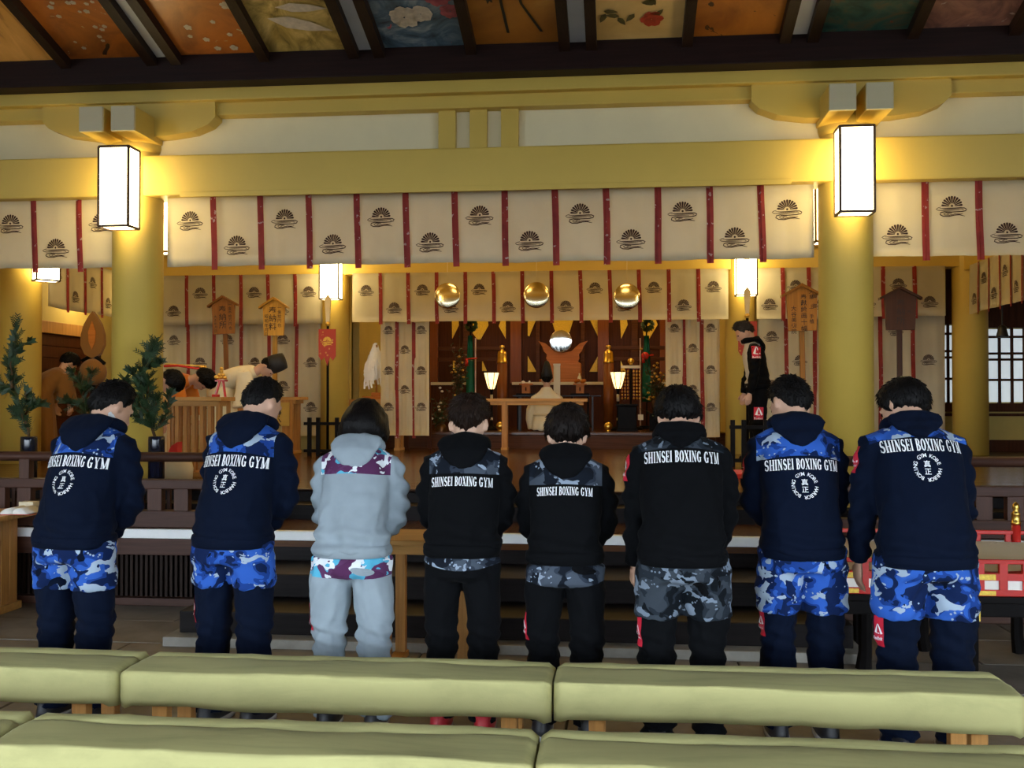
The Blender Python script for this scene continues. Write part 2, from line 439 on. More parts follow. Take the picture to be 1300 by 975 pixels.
PM = [
 painting('painting_ochre_bark', [(0.3, DKO), (0.45, OCH), (0.7, (0.5, 0.27, 0.08))], (5, 0.7, 1), 1.4, 0.8, (1, 2, 0)),
 painting('painting_brown_blossom', [(0.3, DKO), (0.55, ORG), (0.75, (0.35, 0.12, 0.02))], (1.5, 1.5, 1), 1.5, 0.8, (4, 0, 0), (((0.55, 0.42, 0.25), 0.68, 9.0), ((0.05, 0.02, 0.01), 0.69, 4.0)), seed=2.0),
 painting('painting_orange_flower', [(0.3, DKO), (0.5, ORG), (0.75, (0.38, 0.13, 0.02))], (1.2, 1.2, 1), 1.4, 0.6, (7, 3, 0), (((0.55, 0.43, 0.25), 0.69, 5.0),), seed=5.0),
 painting('painting_golden_grass', [(0.32, (0.10, 0.07, 0.015)), (0.48, (0.28, 0.19, 0.05)), (0.62, (0.42, 0.30, 0.10)), (0.8, (0.5, 0.42, 0.25))], (2.2, 1.4, 1), 1.7, 2.2, (2, 5, 0)),
 painting('painting_blue_peony', [(0.3, (0.015, 0.025, 0.04)), (0.5, (0.05, 0.085, 0.12)), (0.7, (0.17, 0.20, 0.22))], (2, 2, 1), 1.8, 1.5, (9, 1, 0), (((0.45, 0.10, 0.13), 0.66, 4.5),), seed=1.0),
 painting('painting_gold_crane', [(0.25, DKO), (0.5, (0.26, 0.10, 0.015)), (0.75, (0.48, 0.25, 0.05))], (0.7, 0.9, 1), 1.2, 0.5, (3, 8, 0)),
 painting('painting_gold_camellia', [(0.3, (0.36, 0.22, 0.07)), (0.7, (0.55, 0.38, 0.15))], (1, 1, 1), 1.2, 0.5, (5, 5, 0)),
 painting('painting_orange_vine', [(0.3, DKO), (0.5, (0.26, 0.085, 0.012)), (0.75, (0.36, 0.13, 0.02))], (1, 1, 1), 1.5, 0.6, (8, 8, 0), (((0.07, 0.025, 0.008), 0.62, 3.2),), seed=9.0),
 painting('painting_green_pine', [(0.3, (0.008, 0.022, 0.015)), (0.5, (0.02, 0.065, 0.05)), (0.7, (0.09, 0.06, 0.025))], (1.5, 2.5, 1), 1.8, 1.8, (1, 9, 0), (((0.30, 0.06, 0.02), 0.70, 2.6),), seed=4.0),
 painting('painting_plum_branch', [(0.3, (0.03, 0.015, 0.018)), (0.5, (0.13, 0.06, 0.05)), (0.7, (0.22, 0.11, 0.08))], (2, 2, 1), 1.6, 1.5, (6, 2, 0), (((0.40, 0.32, 0.30), 0.66, 7.0),), seed=6.0),
]
# visible order, left to right, two panels between neighbouring strips
order = {-1: (4, 0), 0: (1, 2)}
seq = {(-1, 0): 0, (-1, 1): 1, (0, 0): 2, (0, 1): 3, (1, 0): 4, (1, 1): 5, (2, 0): 6, (2, 1): 7, (3, 0): 8, (3, 1): 9}
M['fl_white'] = flat('painted_white', (0.62, 0.52, 0.40), 0.5, var=0.15, scale=20)
M['fl_pink'] = flat('painted_rose', (0.40, 0.09, 0.11), 0.5, var=0.3, scale=20)
M['fl_red'] = flat('painted_red', (0.45, 0.05, 0.02), 0.5, var=0.25, scale=20)
M['fl_leaf'] = flat('painted_leaf', (0.10, 0.075, 0.02), 0.5, var=0.3, scale=20)
M['fl_dark'] = flat('painted_black', (0.02, 0.016, 0.012), 0.5, var=0.2)
def petal_flower(bm, cx, cy, r, n=7, seed=0):
    """flat painted bloom lying on the panel underside"""
    rr = random.Random(seed)
    for lay, k in ((1.0, n), (0.6, 5)):
        for i in range(k):
            a = 2 * PI * i / k + lay; ux, uy = math.cos(a), math.sin(a)
            c = (cx + ux * r * lay * 0.55, cy + uy * r * lay * 0.55); q = []
            for j in range(8):
                t = 2 * PI * j / 8; rad = r * 0.48 * lay * rr.uniform(0.85, 1.15)
                x, y = c[0] + math.cos(t) * rad, c[1] + math.sin(t) * rad
                q.append(bm.verts.new((x, y, cz(y) + 0.055 - 0.003 * (2 - lay))))
            bm.faces.new(q)
def leaf_shape(bm, cx, cy, ang, L, W, d=0.05):
    ux, uy = math.cos(ang), math.sin(ang); q = []
    for t, s in ((0, 0), (0.3, 1), (0.65, 0.8), (1, 0), (0.65, -0.8), (0.3, -1)):
        x = cx + ux * t * L - uy * s * W; y = cy + uy * t * L + ux * s * W
        q.append(bm.verts.new((x, y, cz(y) + d)))
    bm.faces.new(q)
for i, sx in enumerate(strips[:-1]):
    idx = i - 3
    # pale strip between two ribs
    for s, nm in ((-1, 'rib'), (1, 'rib')):
        bm = bmesh.new(); sloped(bm, sx + s * 0.105 - 0.042, sx + s * 0.105 + 0.042, -0.4, CY0, -0.02, 0.12); obj(nm, bm, M['rib'], ceil)
    bm = bmesh.new(); sloped(bm, sx - 0.07, sx + 0.07, -0.4, CY0 - 0.02, 0.05, 0.11); obj('strip', bm, M['pale_strip'], ceil)
    mx = sx + pitch / 2
    bm = bmesh.new(); sloped(bm, mx - 0.04, mx + 0.04, -0.4, CY0, -0.02, 0.12); obj('rib', bm, M['rib'], ceil)
    for h in (0, 1):
        x0 = sx + 0.145 if h == 0 else mx + 0.04
        x1 = mx - 0.04 if h == 0 else sx + pitch - 0.145
        for r_ in range(4):
            y1 = CY0 - 0.06 - r_ * 1.35; y0 = y1 - 1.27
            pid = seq.get((idx, h), (idx * 2 + h) % 10) if r_ == 0 else (idx * 2 + h + 3 * r_ + 4) % 10
            bm = bmesh.new(); sloped(bm, x0, x1, y0, y1, 0.06, 0.11)
            p = obj('ceiling_painting', bm, PM[pid], ceil)
            if r_ == 0:
                cx = (x0 + x1) / 2
                if pid == 4:
                    bm = bmesh.new(); petal_flower(bm, cx - 0.09, y1 - 0.45, 0.12, 7, 1); petal_flower(bm, cx + 0.04, y1 - 0.48, 0.09, 7, 2); obj('white_peony', bm, M['fl_white'], p)
                    bm = bmesh.new(); petal_flower(bm, cx + 0.2, y1 - 0.66, 0.10, 7, 3); petal_flower(bm, cx + 0.27, y1 - 0.5, 0.08, 7, 3); obj('rose_peony', bm, M['fl_pink'], p)
                if pid == 5:
                    bm = bmesh.new()
                    for lx, bend in ((-0.08, 0.02), (0.04, 0.16)):
                        for (a0, b0, a1, b1) in ((lx, 0.85, lx + bend * 0.2, 0.55), (lx + bend * 0.2, 0.55, lx + bend, 0.22)):
                            q = [bm.verts.new((cx + xx, y1 - yy, cz(y1 - yy) + 0.052)) for xx, yy in ((a0 - 0.011, b0), (a0 + 0.011, b0), (a1 + 0.011, b1), (a1 - 0.011, b1))]
                            bm.faces.new(q)
                    for k2 in range(9): leaf_shape(bm, cx - 0.24 + 0.02 * k2, y1 - 0.82 + random.uniform(-0.05, 0.05), R(60 + k2 * 8), 0.22, 0.03, 0.05)
                    obj('crane_legs', bm, M['fl_dark'], p)
                if pid == 6:
                    bm = bmesh.new(); petal_flower(bm, cx + 0.09, y1 - 0.32, 0.085, 6, 5); petal_flower(bm, cx + 0.13, y1 - 0.62, 0.08, 6, 6); obj('red_camellia', bm, M['fl_red'], p)
                    bm = bmesh.new()
                    for k2 in range(16): leaf_shape(bm, cx + random.uniform(-0.28, 0.2), y1 - random.uniform(0.3, 0.8), random.uniform(0, 6.28), 0.11, 0.024, 0.052)
                    obj('leaves', bm, M['fl_leaf'], p)
                if pid in (1, 2):
                    bm = bmesh.new()
                    for k2 in range(16 if pid == 1 else 9):
                        petal_flower(bm, cx + random.uniform(-0.2, 0.28), y1 - random.uniform(0.15, 0.8), random.uniform(0.014, 0.026) if pid == 1 else random.uniform(0.02, 0.045), 5, k2)
                    obj('white_blossom', bm, M['fl_white'], p)
                if pid == 3:
                    bm = bmesh.new(); leaf_shape(bm, cx - 0.2, y1 - 0.5, R(20), 0.5, 0.07, 0.05); leaf_shape(bm, cx - 0.1, y1 - 0.62, R(5), 0.4, 0.05, 0.052); obj('white_wing', bm, M['fl_white'], p)
        for r_ in range(1, 5):
            y = CY0 - 0.02 - r_ * 1.35
            bm = bmesh.new(); sloped(bm, x0, x1, y - 0.04, y + 0.04, -0.0, 0.12); obj('cross_rib', bm, M['rib'], ceil)
# unseen far roof slope, its eaves lowered to cut daylight, and the unseen court outside
bm = bmesh.new(); e0, e1 = cz(-0.5), 2.6
v = [bm.verts.new((x, y, z)) for x in (-9.4, 8.4) for (y, z) in ((-0.5, e0 + 0.1), (-0.5, e0 + 0.25), (-5.5, e1 + 0.1), (-5.5, e1 + 0.25))]
for q in ((0, 1, 3, 2), (4, 6, 7, 5), (0, 4, 5, 1), (2, 3, 7, 6), (0, 2, 6, 4), (1, 5, 7, 3)): bm.faces.new([v[i] for i in q])
struct('roof_front_unseen', bm, M['black_beam'])
struct('court', bx(-40, 40, -45, -3.0, -0.3, -0.05), flat('court_gravel', (0.08, 0.077, 0.07), 0.9, var=0.15, scale=20, bs=0.2))  # ground added to close off the lower sky, dark to limit bounce
# the hall's unseen sides, set to limit stray daylight, and the interior shell
struct('wall_left', bx(-9.2, -9.0, 0.0, 20.0, -0.3, 7.0), M['ochre_wall'])
struct('wall_right', bx(8.0, 8.2, 0.0, 20.0, -0.3, 7.0), M['ochre_wall'])
struct('ceiling_inner', bx(-9.0, 8.0, 8.5, 20.2, 4.15, 4.3), M['cream'])
struct('wall_back', bx(-9.0, 8.0, 20.0, 20.2, 0.4, 4.3), M['ochre_wall'])
# left bay: side wall with a dark boarded door
struct('wall_left_inner', bx(-7.75, -7.6, 8.7, 20.0, UP_Z, 4.2), M['ochre_wall'])
# back bays
LX0, LX1 = SXL, X_at(425, BACKY)
RX0, RX1 = X_at(940, BACKY), SXR
struct('wall_bay_left', bx(-7.7, LX1 + 0.1, BACKY + 0.45, BACKY + 0.55, UP_Z, 4.2), M['ochre_wall'])
struct('wall_bay_right', bx(RX0 - 0.1, 3.95, BACKY + 0.45, BACKY + 0.55, UP_Z, 4.2), M['ochre_wall'])
struct('wall_altar_left', bx(LX1 + 0.0, LX1 + 0.1, 15.3, 20.0, UP_Z, 4.2), M['ochre_wall'])
struct('wall_altar_right', bx(RX0 - 0.1, RX0, 15.3, 20.0, UP_Z, 4.2), M['ochre_wall'])
struct('beam_6', bx(-9.0, 8.0, BACKY - 0.14, BACKY + 0.14, 3.28, 3.55, 0.012), M['cream'])
struct('beam_7', bx(SXL - 0.13, SXL + 0.13, 8.5, BACKY, 3.22, 3.55, 0.012), M['cream'])
struct('beam_8', bx(SXR - 0.13, SXR + 0.13, 8.5, BACKY, 3.22, 3.55, 0.012), M['cream'])
# dark door in the left wall
dr = empty('door_1', (-7.6, 12.9, UP_Z)); dr['kind'] = 'structure'
obj('door_leaf', bx(0.0, 0.03, -1.35, 1.1, 0.0, 1.62), M['altar_wood'], dr)
for k in range(10): obj('board', bx(0.03, 0.045, -1.33, 1.08, 0.02 + k * 0.16, 0.165 + k * 0.16, 0.004), M['altar_wood'], dr)
obj('lintel', bx(0.0, 0.08, -1.6, 1.4, 1.62, 1.78, 0.005), M['hinoki_z'], dr)
obj('jamb', bx(0.0, 0.09, 1.1, 1.35, 0, 1.62, 0.005), M['altar_wood'], dr)

# right: window wall beyond the side columns
def window(name, x0, x1, z0, z1, y, nx, zr):
    root = empty(name, ((x0 + x1) / 2, y, z0)); root['kind'] = 'structure'
    h = (x1 - x0) / 2; H = z1 - z0
    for n_, a in (('frame', bx(-h - 0.1, -h, -0.06, 0.06, -0.12, H + 0.1)), ('frame', bx(h, h + 0.1, -0.06, 0.06, -0.12, H + 0.1)),
                  ('frame', bx(-h, h, -0.06, 0.06, H, H + 0.1)), ('sill', bx(-h, h, -0.08, 0.06, -0.12, 0))): obj(n_, a, M['altar_wood'], root)
    for i in range(nx):
        xa = -h + 2 * h * i / nx; xb = -h + 2 * h * (i + 1) / nx
        for (za, zb) in zip([0] + zr, zr + [1.0]):
            obj('pane', bx(xa + 0.018, xb - 0.018, 0.0, 0.02, za * H + 0.018, zb * H - 0.018), M['pane'], root)
    for i in range(1, nx): obj('muntin', bx(-h + 2 * h * i / nx - 0.018, -h + 2 * h * i / nx + 0.018, -0.03, 0.03, 0, H), M['altar_wood'], root)
    for z_ in zr: obj('muntin', bx(-h, h, -0.028, 0.028, z_ * H - 0.016, z_ * H + 0.016), M['altar_wood'], root)
M['pane'] = emit('daylit_frosted_pane', (0.72, 0.82, 0.86), 0.62, (0.7, 0.75, 0.78))
WY = 15.4
z_ = lambda py: Z_at(1270, py, WY)
window('window_1', X_at(1249, WY), X_at(1296, WY), z_(512), z_(417), WY - 0.12, 3, [0.31, 0.58, 0.66, 0.88])
window('window_2', X_at(1306, WY), X_at(1350, WY), z_(512), z_(417), WY - 0.12, 3, [0.31, 0.58, 0.66, 0.88])
window('window_3', X_at(1190, WY), X_at(1210, WY), z_(512), z_(412), WY - 0.12, 2, [0.31, 0.58, 0.66, 0.88])
wz0, wz1 = z_(512) - 0.1, z_(400)
struct('wall_window_lower', bx(3.95, 8.0, WY - 0.1, WY, UP_Z, wz0), M['ochre_wall'])
struct('wall_window_upper', bx(3.95, 8.0, WY - 0.1, WY, z_(417) + 0.1, 4.2), M['altar_wood'])
struct('wall_window_behind', bx(3.95, 8.0, WY, WY + 0.1, wz0, 4.2), M['ochre_wall'])
struct('wall_window_return', bx(3.85, 3.95, BACKY + 0.45, WY, UP_Z, 4.2), M['ochre_wall'])
struct('baseboard_right', bx(4.3, 8.0, WY - 0.16, WY - 0.1, UP_Z, UP_Z + 0.16), M['altar_wood'])
struct('trim_3', bx(4.3, 8.0, WY - 0.14, WY - 0.1, UP_Z + 0.5, UP_Z + 0.54), M['altar_wood'])
# ------------------------------------------------------------------ crests, drapes
def stroke_quads(bm, pts, wd, y=0.0):
    pts = [Vector((p[0], p[1])) for p in pts]; prev = None
    for i, p in enumerate(pts):
        t = pts[min(i + 1, len(pts) - 1)] - pts[max(i - 1, 0)]; t.normalize(); nrm = Vector((-t.y, t.x))
        k = wd * (0.45 if i in (0, len(pts) - 1) else 1.0)
        a = bm.verts.new((p.x + nrm.x * k, y, p.y + nrm.y * k)); b = bm.verts.new((p.x - nrm.x * k, y, p.y - nrm.y * k))
        if prev: bm.faces.new((prev[0], a, b, prev[1]))
        prev = (a, b)
def crest_bm():
    """half chrysanthemum over flowing water; one unit wide, in x/z"""
    bm = bmesh.new()
    for i in range(11):
        a = R(6 + i * 16.8); u = Vector((math.cos(a), math.sin(a))); v = Vector((-u.y, u.x)); q = []
        for r_, h in ((0.10, 0.012), (0.24, 0.026), (0.315, 0.036), (0.345, 0.030), (0.358, 0.012), (0.358, -0.012), (0.345, -0.030), (0.315, -0.036), (0.24, -0.026), (0.10, -0.012)):
            p = u * r_ + v * h; q.append(bm.verts.new((p.x, 0, p.y + 0.02)))
        bm.faces.new(q)
    bm.faces.new([bm.verts.new((0.038 * math.cos(t * PI / 4), 0, 0.03 + 0.038 * math.sin(t * PI / 4))) for t in range(8)])
    stroke_quads(bm, [(-.36, -.0), (-.46, -.03), (-.53, -.07), (-.48, -.11), (-.38, -.125), (-.1, -.125), (.24, -.13)], 0.012)
    stroke_quads(bm, [(-.42, -.055), (-.2, -.06), (0, -.055), (.28, -.045), (.42, -.05), (.50, -.09), (.47, -.145), (.34, -.175), (0, -.185), (-.25, -.17), (-.38, -.2), (-.40, -.27), (-.3, -.325), (-.1, -.335), (.1, -.295), (.25, -.29), (.43, -.335)], 0.017)
    stroke_quads(bm, [(.0, -.21), (-.2, -.205), (-.28, -.24), (-.24, -.285), (-.08, -.295), (.1, -.255), (.3, -.265), (.37, -.245)], 0.013)
    stroke_quads(bm, [(-.3, -.09), (0, -.09), (.22, -.085), (.36, -.085), (.4, -.11), (.34, -.135)], 0.011)
    stroke_quads(bm, [(.0, -.235), (-.12, -.235), (-.17, -.25), (-.1, -.27)], 0.011)
    return bm
_cb = crest_bm(); crest_me = bpy.data.meshes.new('crest_base'); _cb.to_mesh(crest_me); _cb.free()

def drape(label, p0, p1, ztop, H, n, first_high=True, crest_w=0.23, rows=None, cat='curtain', name='shrine_curtain',
          amp=0.012, lam=0.42, ribbons=True, rib_w=0.027, edges=(False, False), seed=0.0, skip=(), lift=0.0):
    p0 = Vector((p0[0], p0[1])); p1 = Vector((p1[0], p1[1])); L = (p1 - p0).length
    ang = math.atan2(p1.y - p0.y, p1.x - p0.x)
    root = empty(name, (p0.x, p0.y, ztop), ang, label, cat)
    def f(x, z):
        k = 0.35 + 0.65 * (-z / H)
        return amp * k * (math.sin(2 * PI * x / lam + seed) + 0.5 * math.sin(2 * PI * x / (lam * 0.37) + 2.1 * seed + z * 2) + 1.2 * nz((x, z, 0), 2.2, seed))
    bm = bmesh.new(); nx = max(8, int(L / (lam / 9))); nzr = 8 if H < 1 else 14; g = []
    for j in range(nzr + 1):
        z = -H * j / nzr
        g.append([bm.verts.new((L * i / nx, f(L * i / nx, z), z + (0.012 * nz((L * i / nx, 0, 0), 2.5, seed + 3) if j == nzr else 0))) for i in range(nx + 1)])
    for j in range(nzr):
        for i in range(nx): bm.faces.new((g[j][i], g[j][i + 1], g[j + 1][i + 1], g[j + 1][i]))
    r = bmesh.ops.solidify(bm, geom=bm.faces[:], thickness=0.006)
    cl = obj('cloth', bm, M['drape'], root, True)
    # hem line along the head of the cloth
    pwid = L / n
    if ribbons:
        for i in range(n + 1):
            if (i == 0 and not edges[0]) or (i == n and not edges[1]): continue
            x = i * pwid; bm = bmesh.new(); prev = None
            for j in range(11):
                z = -(H + 0.035) * j / 10; drift = 0.012 * nz((x, z, 0), 1.5, seed) + 0.01 * (-z / H)
                row = [bm.verts.new((x + drift + dx * rib_w, f(x, max(z, -H)) - 0.006 - dy, z)) for dx, dy in ((-1, 0.004), (-0.15, 0.004), (-0.1, 0.013), (1, 0.010))]
                if prev:
                    for k in range(3): bm.faces.new((prev[k], prev[k + 1], row[k + 1], row[k]))
                prev = row
            bmesh.ops.solidify(bm, geom=bm.faces[:], thickness=0.004)
            obj('red_ribbon', bm, M['red_band'], root)
    zs = rows if rows else ((-H * 0.36,), (-H * 0.72,))
    for i in range(n):
        if i in skip: continue
        hi = (i % 2 == 0) == first_high
        for zc in (zs[0] if hi else zs[1]):
            bm = bmesh.new(); bm.from_mesh(crest_me); xc = (i + 0.5) * pwid
            for v in bm.verts:
                x, z = xc + v.co.x * crest_w, zc + v.co.z * crest_w
                v.co = (x, f(x, z) - 0.009, z)
            bmesh.ops.triangulate(bm, faces=bm.faces[:])
            obj('crest', bm, M['crest'], root)
    return root
def brocade():
    m, nt, b = new_mat('red_brocade_ribbon')
    v = coords(nt, (1, 1, 1)); n = tex_noise(nt, v, 26.0, 2.0, 0.5)
    base = ramp(nt, tex_noise(nt, v, 8.0, 2.0), [(0.3, (0.30, 0.022, 0.018)), (0.7, (0.46, 0.05, 0.03))])
    nt.links.new(mix_rgb(nt, math_node(nt, 'GREATER_THAN', n, 0.665), base, (0.62, 0.40, 0.36)), b.inputs['Base Color'])
    b.inputs['Roughness'].default_value = 0.6
    return m
M['red_band'] = brocade()

FY = COLY - 0.05
fx = lambda px: X_at(px, FY)
drape('long white crested curtain with red ribbons between the two round columns', (fx(211), FY), (fx(1034), FY), 3.235, 0.60, 13, True, 0.225, seed=0.4)
pwf = (fx(1034) - fx(211)) / 13
xr0 = fx(1106)
drape('white crested curtain with red ribbons hanging before the lattice window bay', (xr0, FY), (xr0 + 6 * pwf, FY), 3.235, 0.60, 6, False, 0.225, seed=1.3)
xl1 = fx(158)
drape('white crested curtain with red ribbons over the dark boarded door', (xl1 - 6 * pwf, FY), (xl1, FY), 3.235, 0.60, 6, False, 0.225, seed=2.2)
# rear valances
BY = BACKY - 0.16
bxx = lambda px: X_at(px, BY)
bz = lambda py: Z_at(686, py, BY)
VZ, VH = 3.29, 3.29 - bz(407)
drape('white crested valance hanging over the altar opening behind round mirrors', (bxx(447), BY), (bxx(925), BY), VZ, VH, 13, True, 0.215, seed=3.1, amp=0.008)
drape('white crested valance above the bowing priest in white', (bxx(203), BY), (bxx(409), BY), VZ, VH + 0.02, 6, False, 0.215, seed=4.0, amp=0.008, edges=(True, False))
drape('white crested valance above the man in the dark tracksuit', (bxx(961), BY), (bxx(1061), BY), VZ, VH, 3, False, 0.215, seed=4.6, amp=0.008)
drape('white crested valance above the darkest wooden notice board', (bxx(1082), BY), (bxx(1201), BY), VZ, VH - 0.02, 3, False, 0.215, seed=5.0, amp=0.008)
LZ = 3.285; LH = LZ - UP_Z - 0.22; dZ = LZ - (VZ - VH + 0.10)
LY = BACKY + 0.02
lx = lambda px: X_at(px, LY)
def rs(*a): return [tuple(z - dZ for z in q) for q in a]
drape('long pleated crested curtain behind the bowing figures', (lx(203), LY), (lx(412), LY), LZ, LH, 6, True, 0.20, rs((-0.33, -1.0, -1.4), (-0.66, -1.3)), seed=5.5, amp=0.022, lam=0.30)
drape('long crested curtain behind the man in the dark tracksuit', (lx(962), LY), (lx(1070), LY), LZ, LH, 3, True, 0.20, rs((-0.33, -1.0), (-0.66, -1.3)), seed=6.5, amp=0.022, lam=0.30)
drape('long crested curtain behind the darkest wooden notice board', (lx(1076), LY), (lx(1200), LY), LZ, LH, 3, False, 0.20, rs((-0.26,), (-0.66,)), seed=7.5, amp=0.016, lam=0.33)
AY = BACKY + 0.10
ax = lambda px: X_at(px, AY)
drape('narrow gathered crested curtain behind the white paper wand', (ax(483), AY), (ax(545), AY), LZ, LH, 3, True, 0.165, rs((-0.2, -0.78, -1.3), (-0.48, -1.05)), seed=8.5, amp=0.022, lam=0.16)
drape('narrow gathered crested curtain beside the flower vase and green banner', (ax(845), AY), (ax(914), AY), LZ, LH, 3, True, 0.165, rs((-0.2, -0.78, -1.3), (-0.48, -1.05)), seed=9.5, amp=0.022, lam=0.16)
# side valances, running into the depth
drape('white crested side valance above the boarded door', (SXL + 0.16, 11.6), (SXL + 0.16, BACKY - 0.2), 3.25, 0.63, 6, True, 0.20, seed=10.5, amp=0.008)
drape('white crested side valance in front of the lattice window', (SXR - 0.16, BACKY - 0.5), (SXR - 0.16, 8.9), 3.25, 0.63, 14, False, 0.20, seed=11.5, amp=0.008)

# ------------------------------------------------------------------ lanterns
def lantern(label, loc, rz=0.0, w=0.25, d=0.19, h=0.645, group=None):
    root = empty('box_lantern', loc, rz, label, 'lantern', group)
    bm = bmesh.new(); t = 0.009
    for x in (-w / 2, w / 2):
        for y in (-d / 2, d / 2): box(bm, x - t, x + t, y - t, y + t, 0, h)
    for z in (0, h):
        for y in (-d / 2, d / 2): box(bm, -w / 2, w / 2, y - t, y + t, z - t, z + t)
        for x in (-w / 2, w / 2): box(bm, x - t, x + t, -d / 2, d / 2, z - t, z + t)
    obj('frame', bm, M['frame_brown'], root)
    for q in (bx(-w / 2 + t, w / 2 - t, -d / 2, -d / 2 + 0.004, t, h - t), bx(-w / 2 + t, w / 2 - t, d / 2 - 0.004, d / 2, t, h - t),
              bx(-w / 2, -w / 2 + 0.004, -d / 2 + t, d / 2 - t, t, h - t), bx(w / 2 - 0.004, w / 2, -d / 2 + t, d / 2 - t, t, h - t)):
        obj('pane', q, M['lantern'], root)
    obj('bottom_pane', bx(-w / 2 + t, w / 2 - t, -d / 2 + t, d / 2 - t, 0.0, 0.004), M['lantern'], root)
    obj('top_plate', bx(-w / 2, w / 2, -d / 2, d / 2, h, h + 0.012), M['frame_brown'], root)
    obj('wall_bracket', bx(-0.03, 0.03, d / 2, d / 2 + 0.09, h * 0.45, h * 0.55), M['frame_brown'], root)
    bm = bmesh.new(); bm.from_mesh(crest_me)
    for v in bm.verts: v.co = (v.co.x * 0.13, -d / 2 - 0.003, h * 0.68 + v.co.z * 0.13)
    obj('crest', bm, M['lan_crest'], root)
    return root
M['lan_crest'] = emit('crest_on_lit_pane', (0.9, 0.6, 0.3), 1.2, (0.2, 0.1, 0.05))
LF = COLY - 0.21 - 0.19
p = at(151, 289, LF); lantern('lit box lantern fixed to the front of the column beside the evergreen vase', (p.x, LF, p.z))
p = at(1085, 271, LF); lantern('lit box lantern fixed to the front of the column beside the darkest notice board', (p.x, LF, p.z))
lantern('lit box lantern on the rear of the column beside the evergreen vase', (XL + 0.05, COLY + 0.40, 2.82), PI)
lantern('lit box lantern on the rear of the column beside the darkest notice board', (XR - 0.05, COLY + 0.40, 2.82), PI)
RFY = BACKY - 0.20 - 0.19
p = at(420, 380, RFY); lantern('lit box lantern on the rear column above the red pennant', (p.x, RFY, p.z), w=0.27)
p = at(947, 375, RFY); lantern('lit box lantern on the rear column above the man in the dark tracksuit', (p.x, RFY, p.z), w=0.27)
p = at(54, 355, 11.0); lantern('lit box lantern on the side column near the boarded door', (SXL + 0.42, 11.12, p.z - 0.0), R(90) - R(45), w=0.25)
p = at(58, 397, 12.7); lantern('lit box lantern under the crested side valance by the boarded door', (SXL - 0.25, 13.6, Z_at(58, 397, 13.6)), R(90))

# ------------------------------------------------------------------ benches
def bench(x0, x1, yb, yf, label, seed):
    root = empty('covered_bench', ((x0 + x1) / 2, (yb + yf) / 2, 0), 0, label, 'bench')
    h = (x1 - x0) / 2 - 0.004; D = (yb - yf) / 2; zt, zb = 0.452, 0.315; r = 0.017
    prof = [(-D + 0.004, zb), (-D - 0.004, zb + 0.03), (-D, zb + 0.07)]
    for k in range(6):
        a = PI - k * PI / 10; prof.append((-D + r + r * math.cos(a), zt - r + r * math.sin(a)))
    prof += [(-D * 0.4, zt + 0.004), (0, zt + 0.006), (D * 0.26, zt + 0.004), (D * 0.32, zt + 0.003), (D * 0.36, zt - 0.015), (D * 0.42, zt + 0.001)]
    for k in range(6):
        a = PI / 2 - k * PI / 10; prof.append((D - r + r * math.cos(a), zt - r + r * math.sin(a)))
    prof += [(D + 0.002, zb + 0.06), (D, zb), (D - 0.03, zb + 0.01), (0, zb + 0.02), (-D + 0.03, zb + 0.01)]
    bm = bmesh.new(); rings = []; nx = 60
    for i in range(nx + 1):
        t = -1 + 2 * i / nx; e = 1 - abs(t); ins = 0.028 * max(0, 1 - e / 0.03) ** 2
        x = t * h; ring = []
        for (y, z) in prof:
            q = Vector((x, y, z))
            w1 = 0.007 * nz((x * 1.2, y * 4, z * 4), 1.6, seed) + 0.004 * nz((x * 2, y * 9, z * 9), 2.5, seed + 4) + 0.006 * (1 - abs(nz((x * 0.9 + z * 3, y * 2, z * 1.5), 3.0, seed + 7))) ** 8
            yy = y * (1 - ins / D) + w1 * (1 if z < zt - 0.01 else 0.3)
            zz = z - (ins * 0.5 if z > 0.42 else 0) + w1 * 0.7
            if z < zb + 0.02: zz += 0.012 * nz((x, 0, 0), 2.0, seed + 9) - (0.012 if e < 0.06 else 0)
            ring.append(bm.verts.new((x, yy, zz)))
        rings.append(ring)
    ring_faces(bm, rings)
    obj('velvet_cover', bm, M['velvet'], root, True)
    for sx in (-1, 1):
        for sy in (-1, 1):
            obj('leg', bx(sx * (h - 0.16) - 0.03, sx * (h - 0.16) + 0.03, sy * (D - 0.05) - 0.025, sy * (D - 0.05) + 0.025, 0, zb + 0.03, 0.004), M['hinoki_z'], root)
        obj('stretcher', bx(sx * (h - 0.16) - 0.018, sx * (h - 0.16) + 0.018, -D + 0.08, D - 0.08, 0.08, 0.13), M['hinoki_z'], root)
    obj('frame', bx(-h + 0.06, h - 0.06, -D + 0.03, D - 0.03, zb + 0.022, zb + 0.06), M['hinoki'], root)
BL = 1.69
for ri, (yb, yf, rn) in enumerate(((4.13, 3.80, 'front'), (3.28, 2.95, 'rear'))):
    for bi, nm in ((-1, 'left'), (0, 'mid'), (1, 'right')):
        x0 = -1.935 + bi * BL
        lab = {(0, -1): 'olive velvet bench behind the bowing man nearest the book table', (0, 0): 'olive velvet bench behind the person in the grey tracksuit',
               (0, 1): 'olive velvet bench behind the three people nearest the red lacquer stand',
               (1, -1): 'olive velvet bench of the second row, at the book table end', (1, 0): 'olive velvet bench of the second row, between two others',
               (1, 1): 'olive velvet bench of the second row, at the red lacquer stand end'}[(ri, bi)]
        bench(x0, x0 + BL, yb, yf, lab, 3.7 * ri + bi * 1.9 + 5)
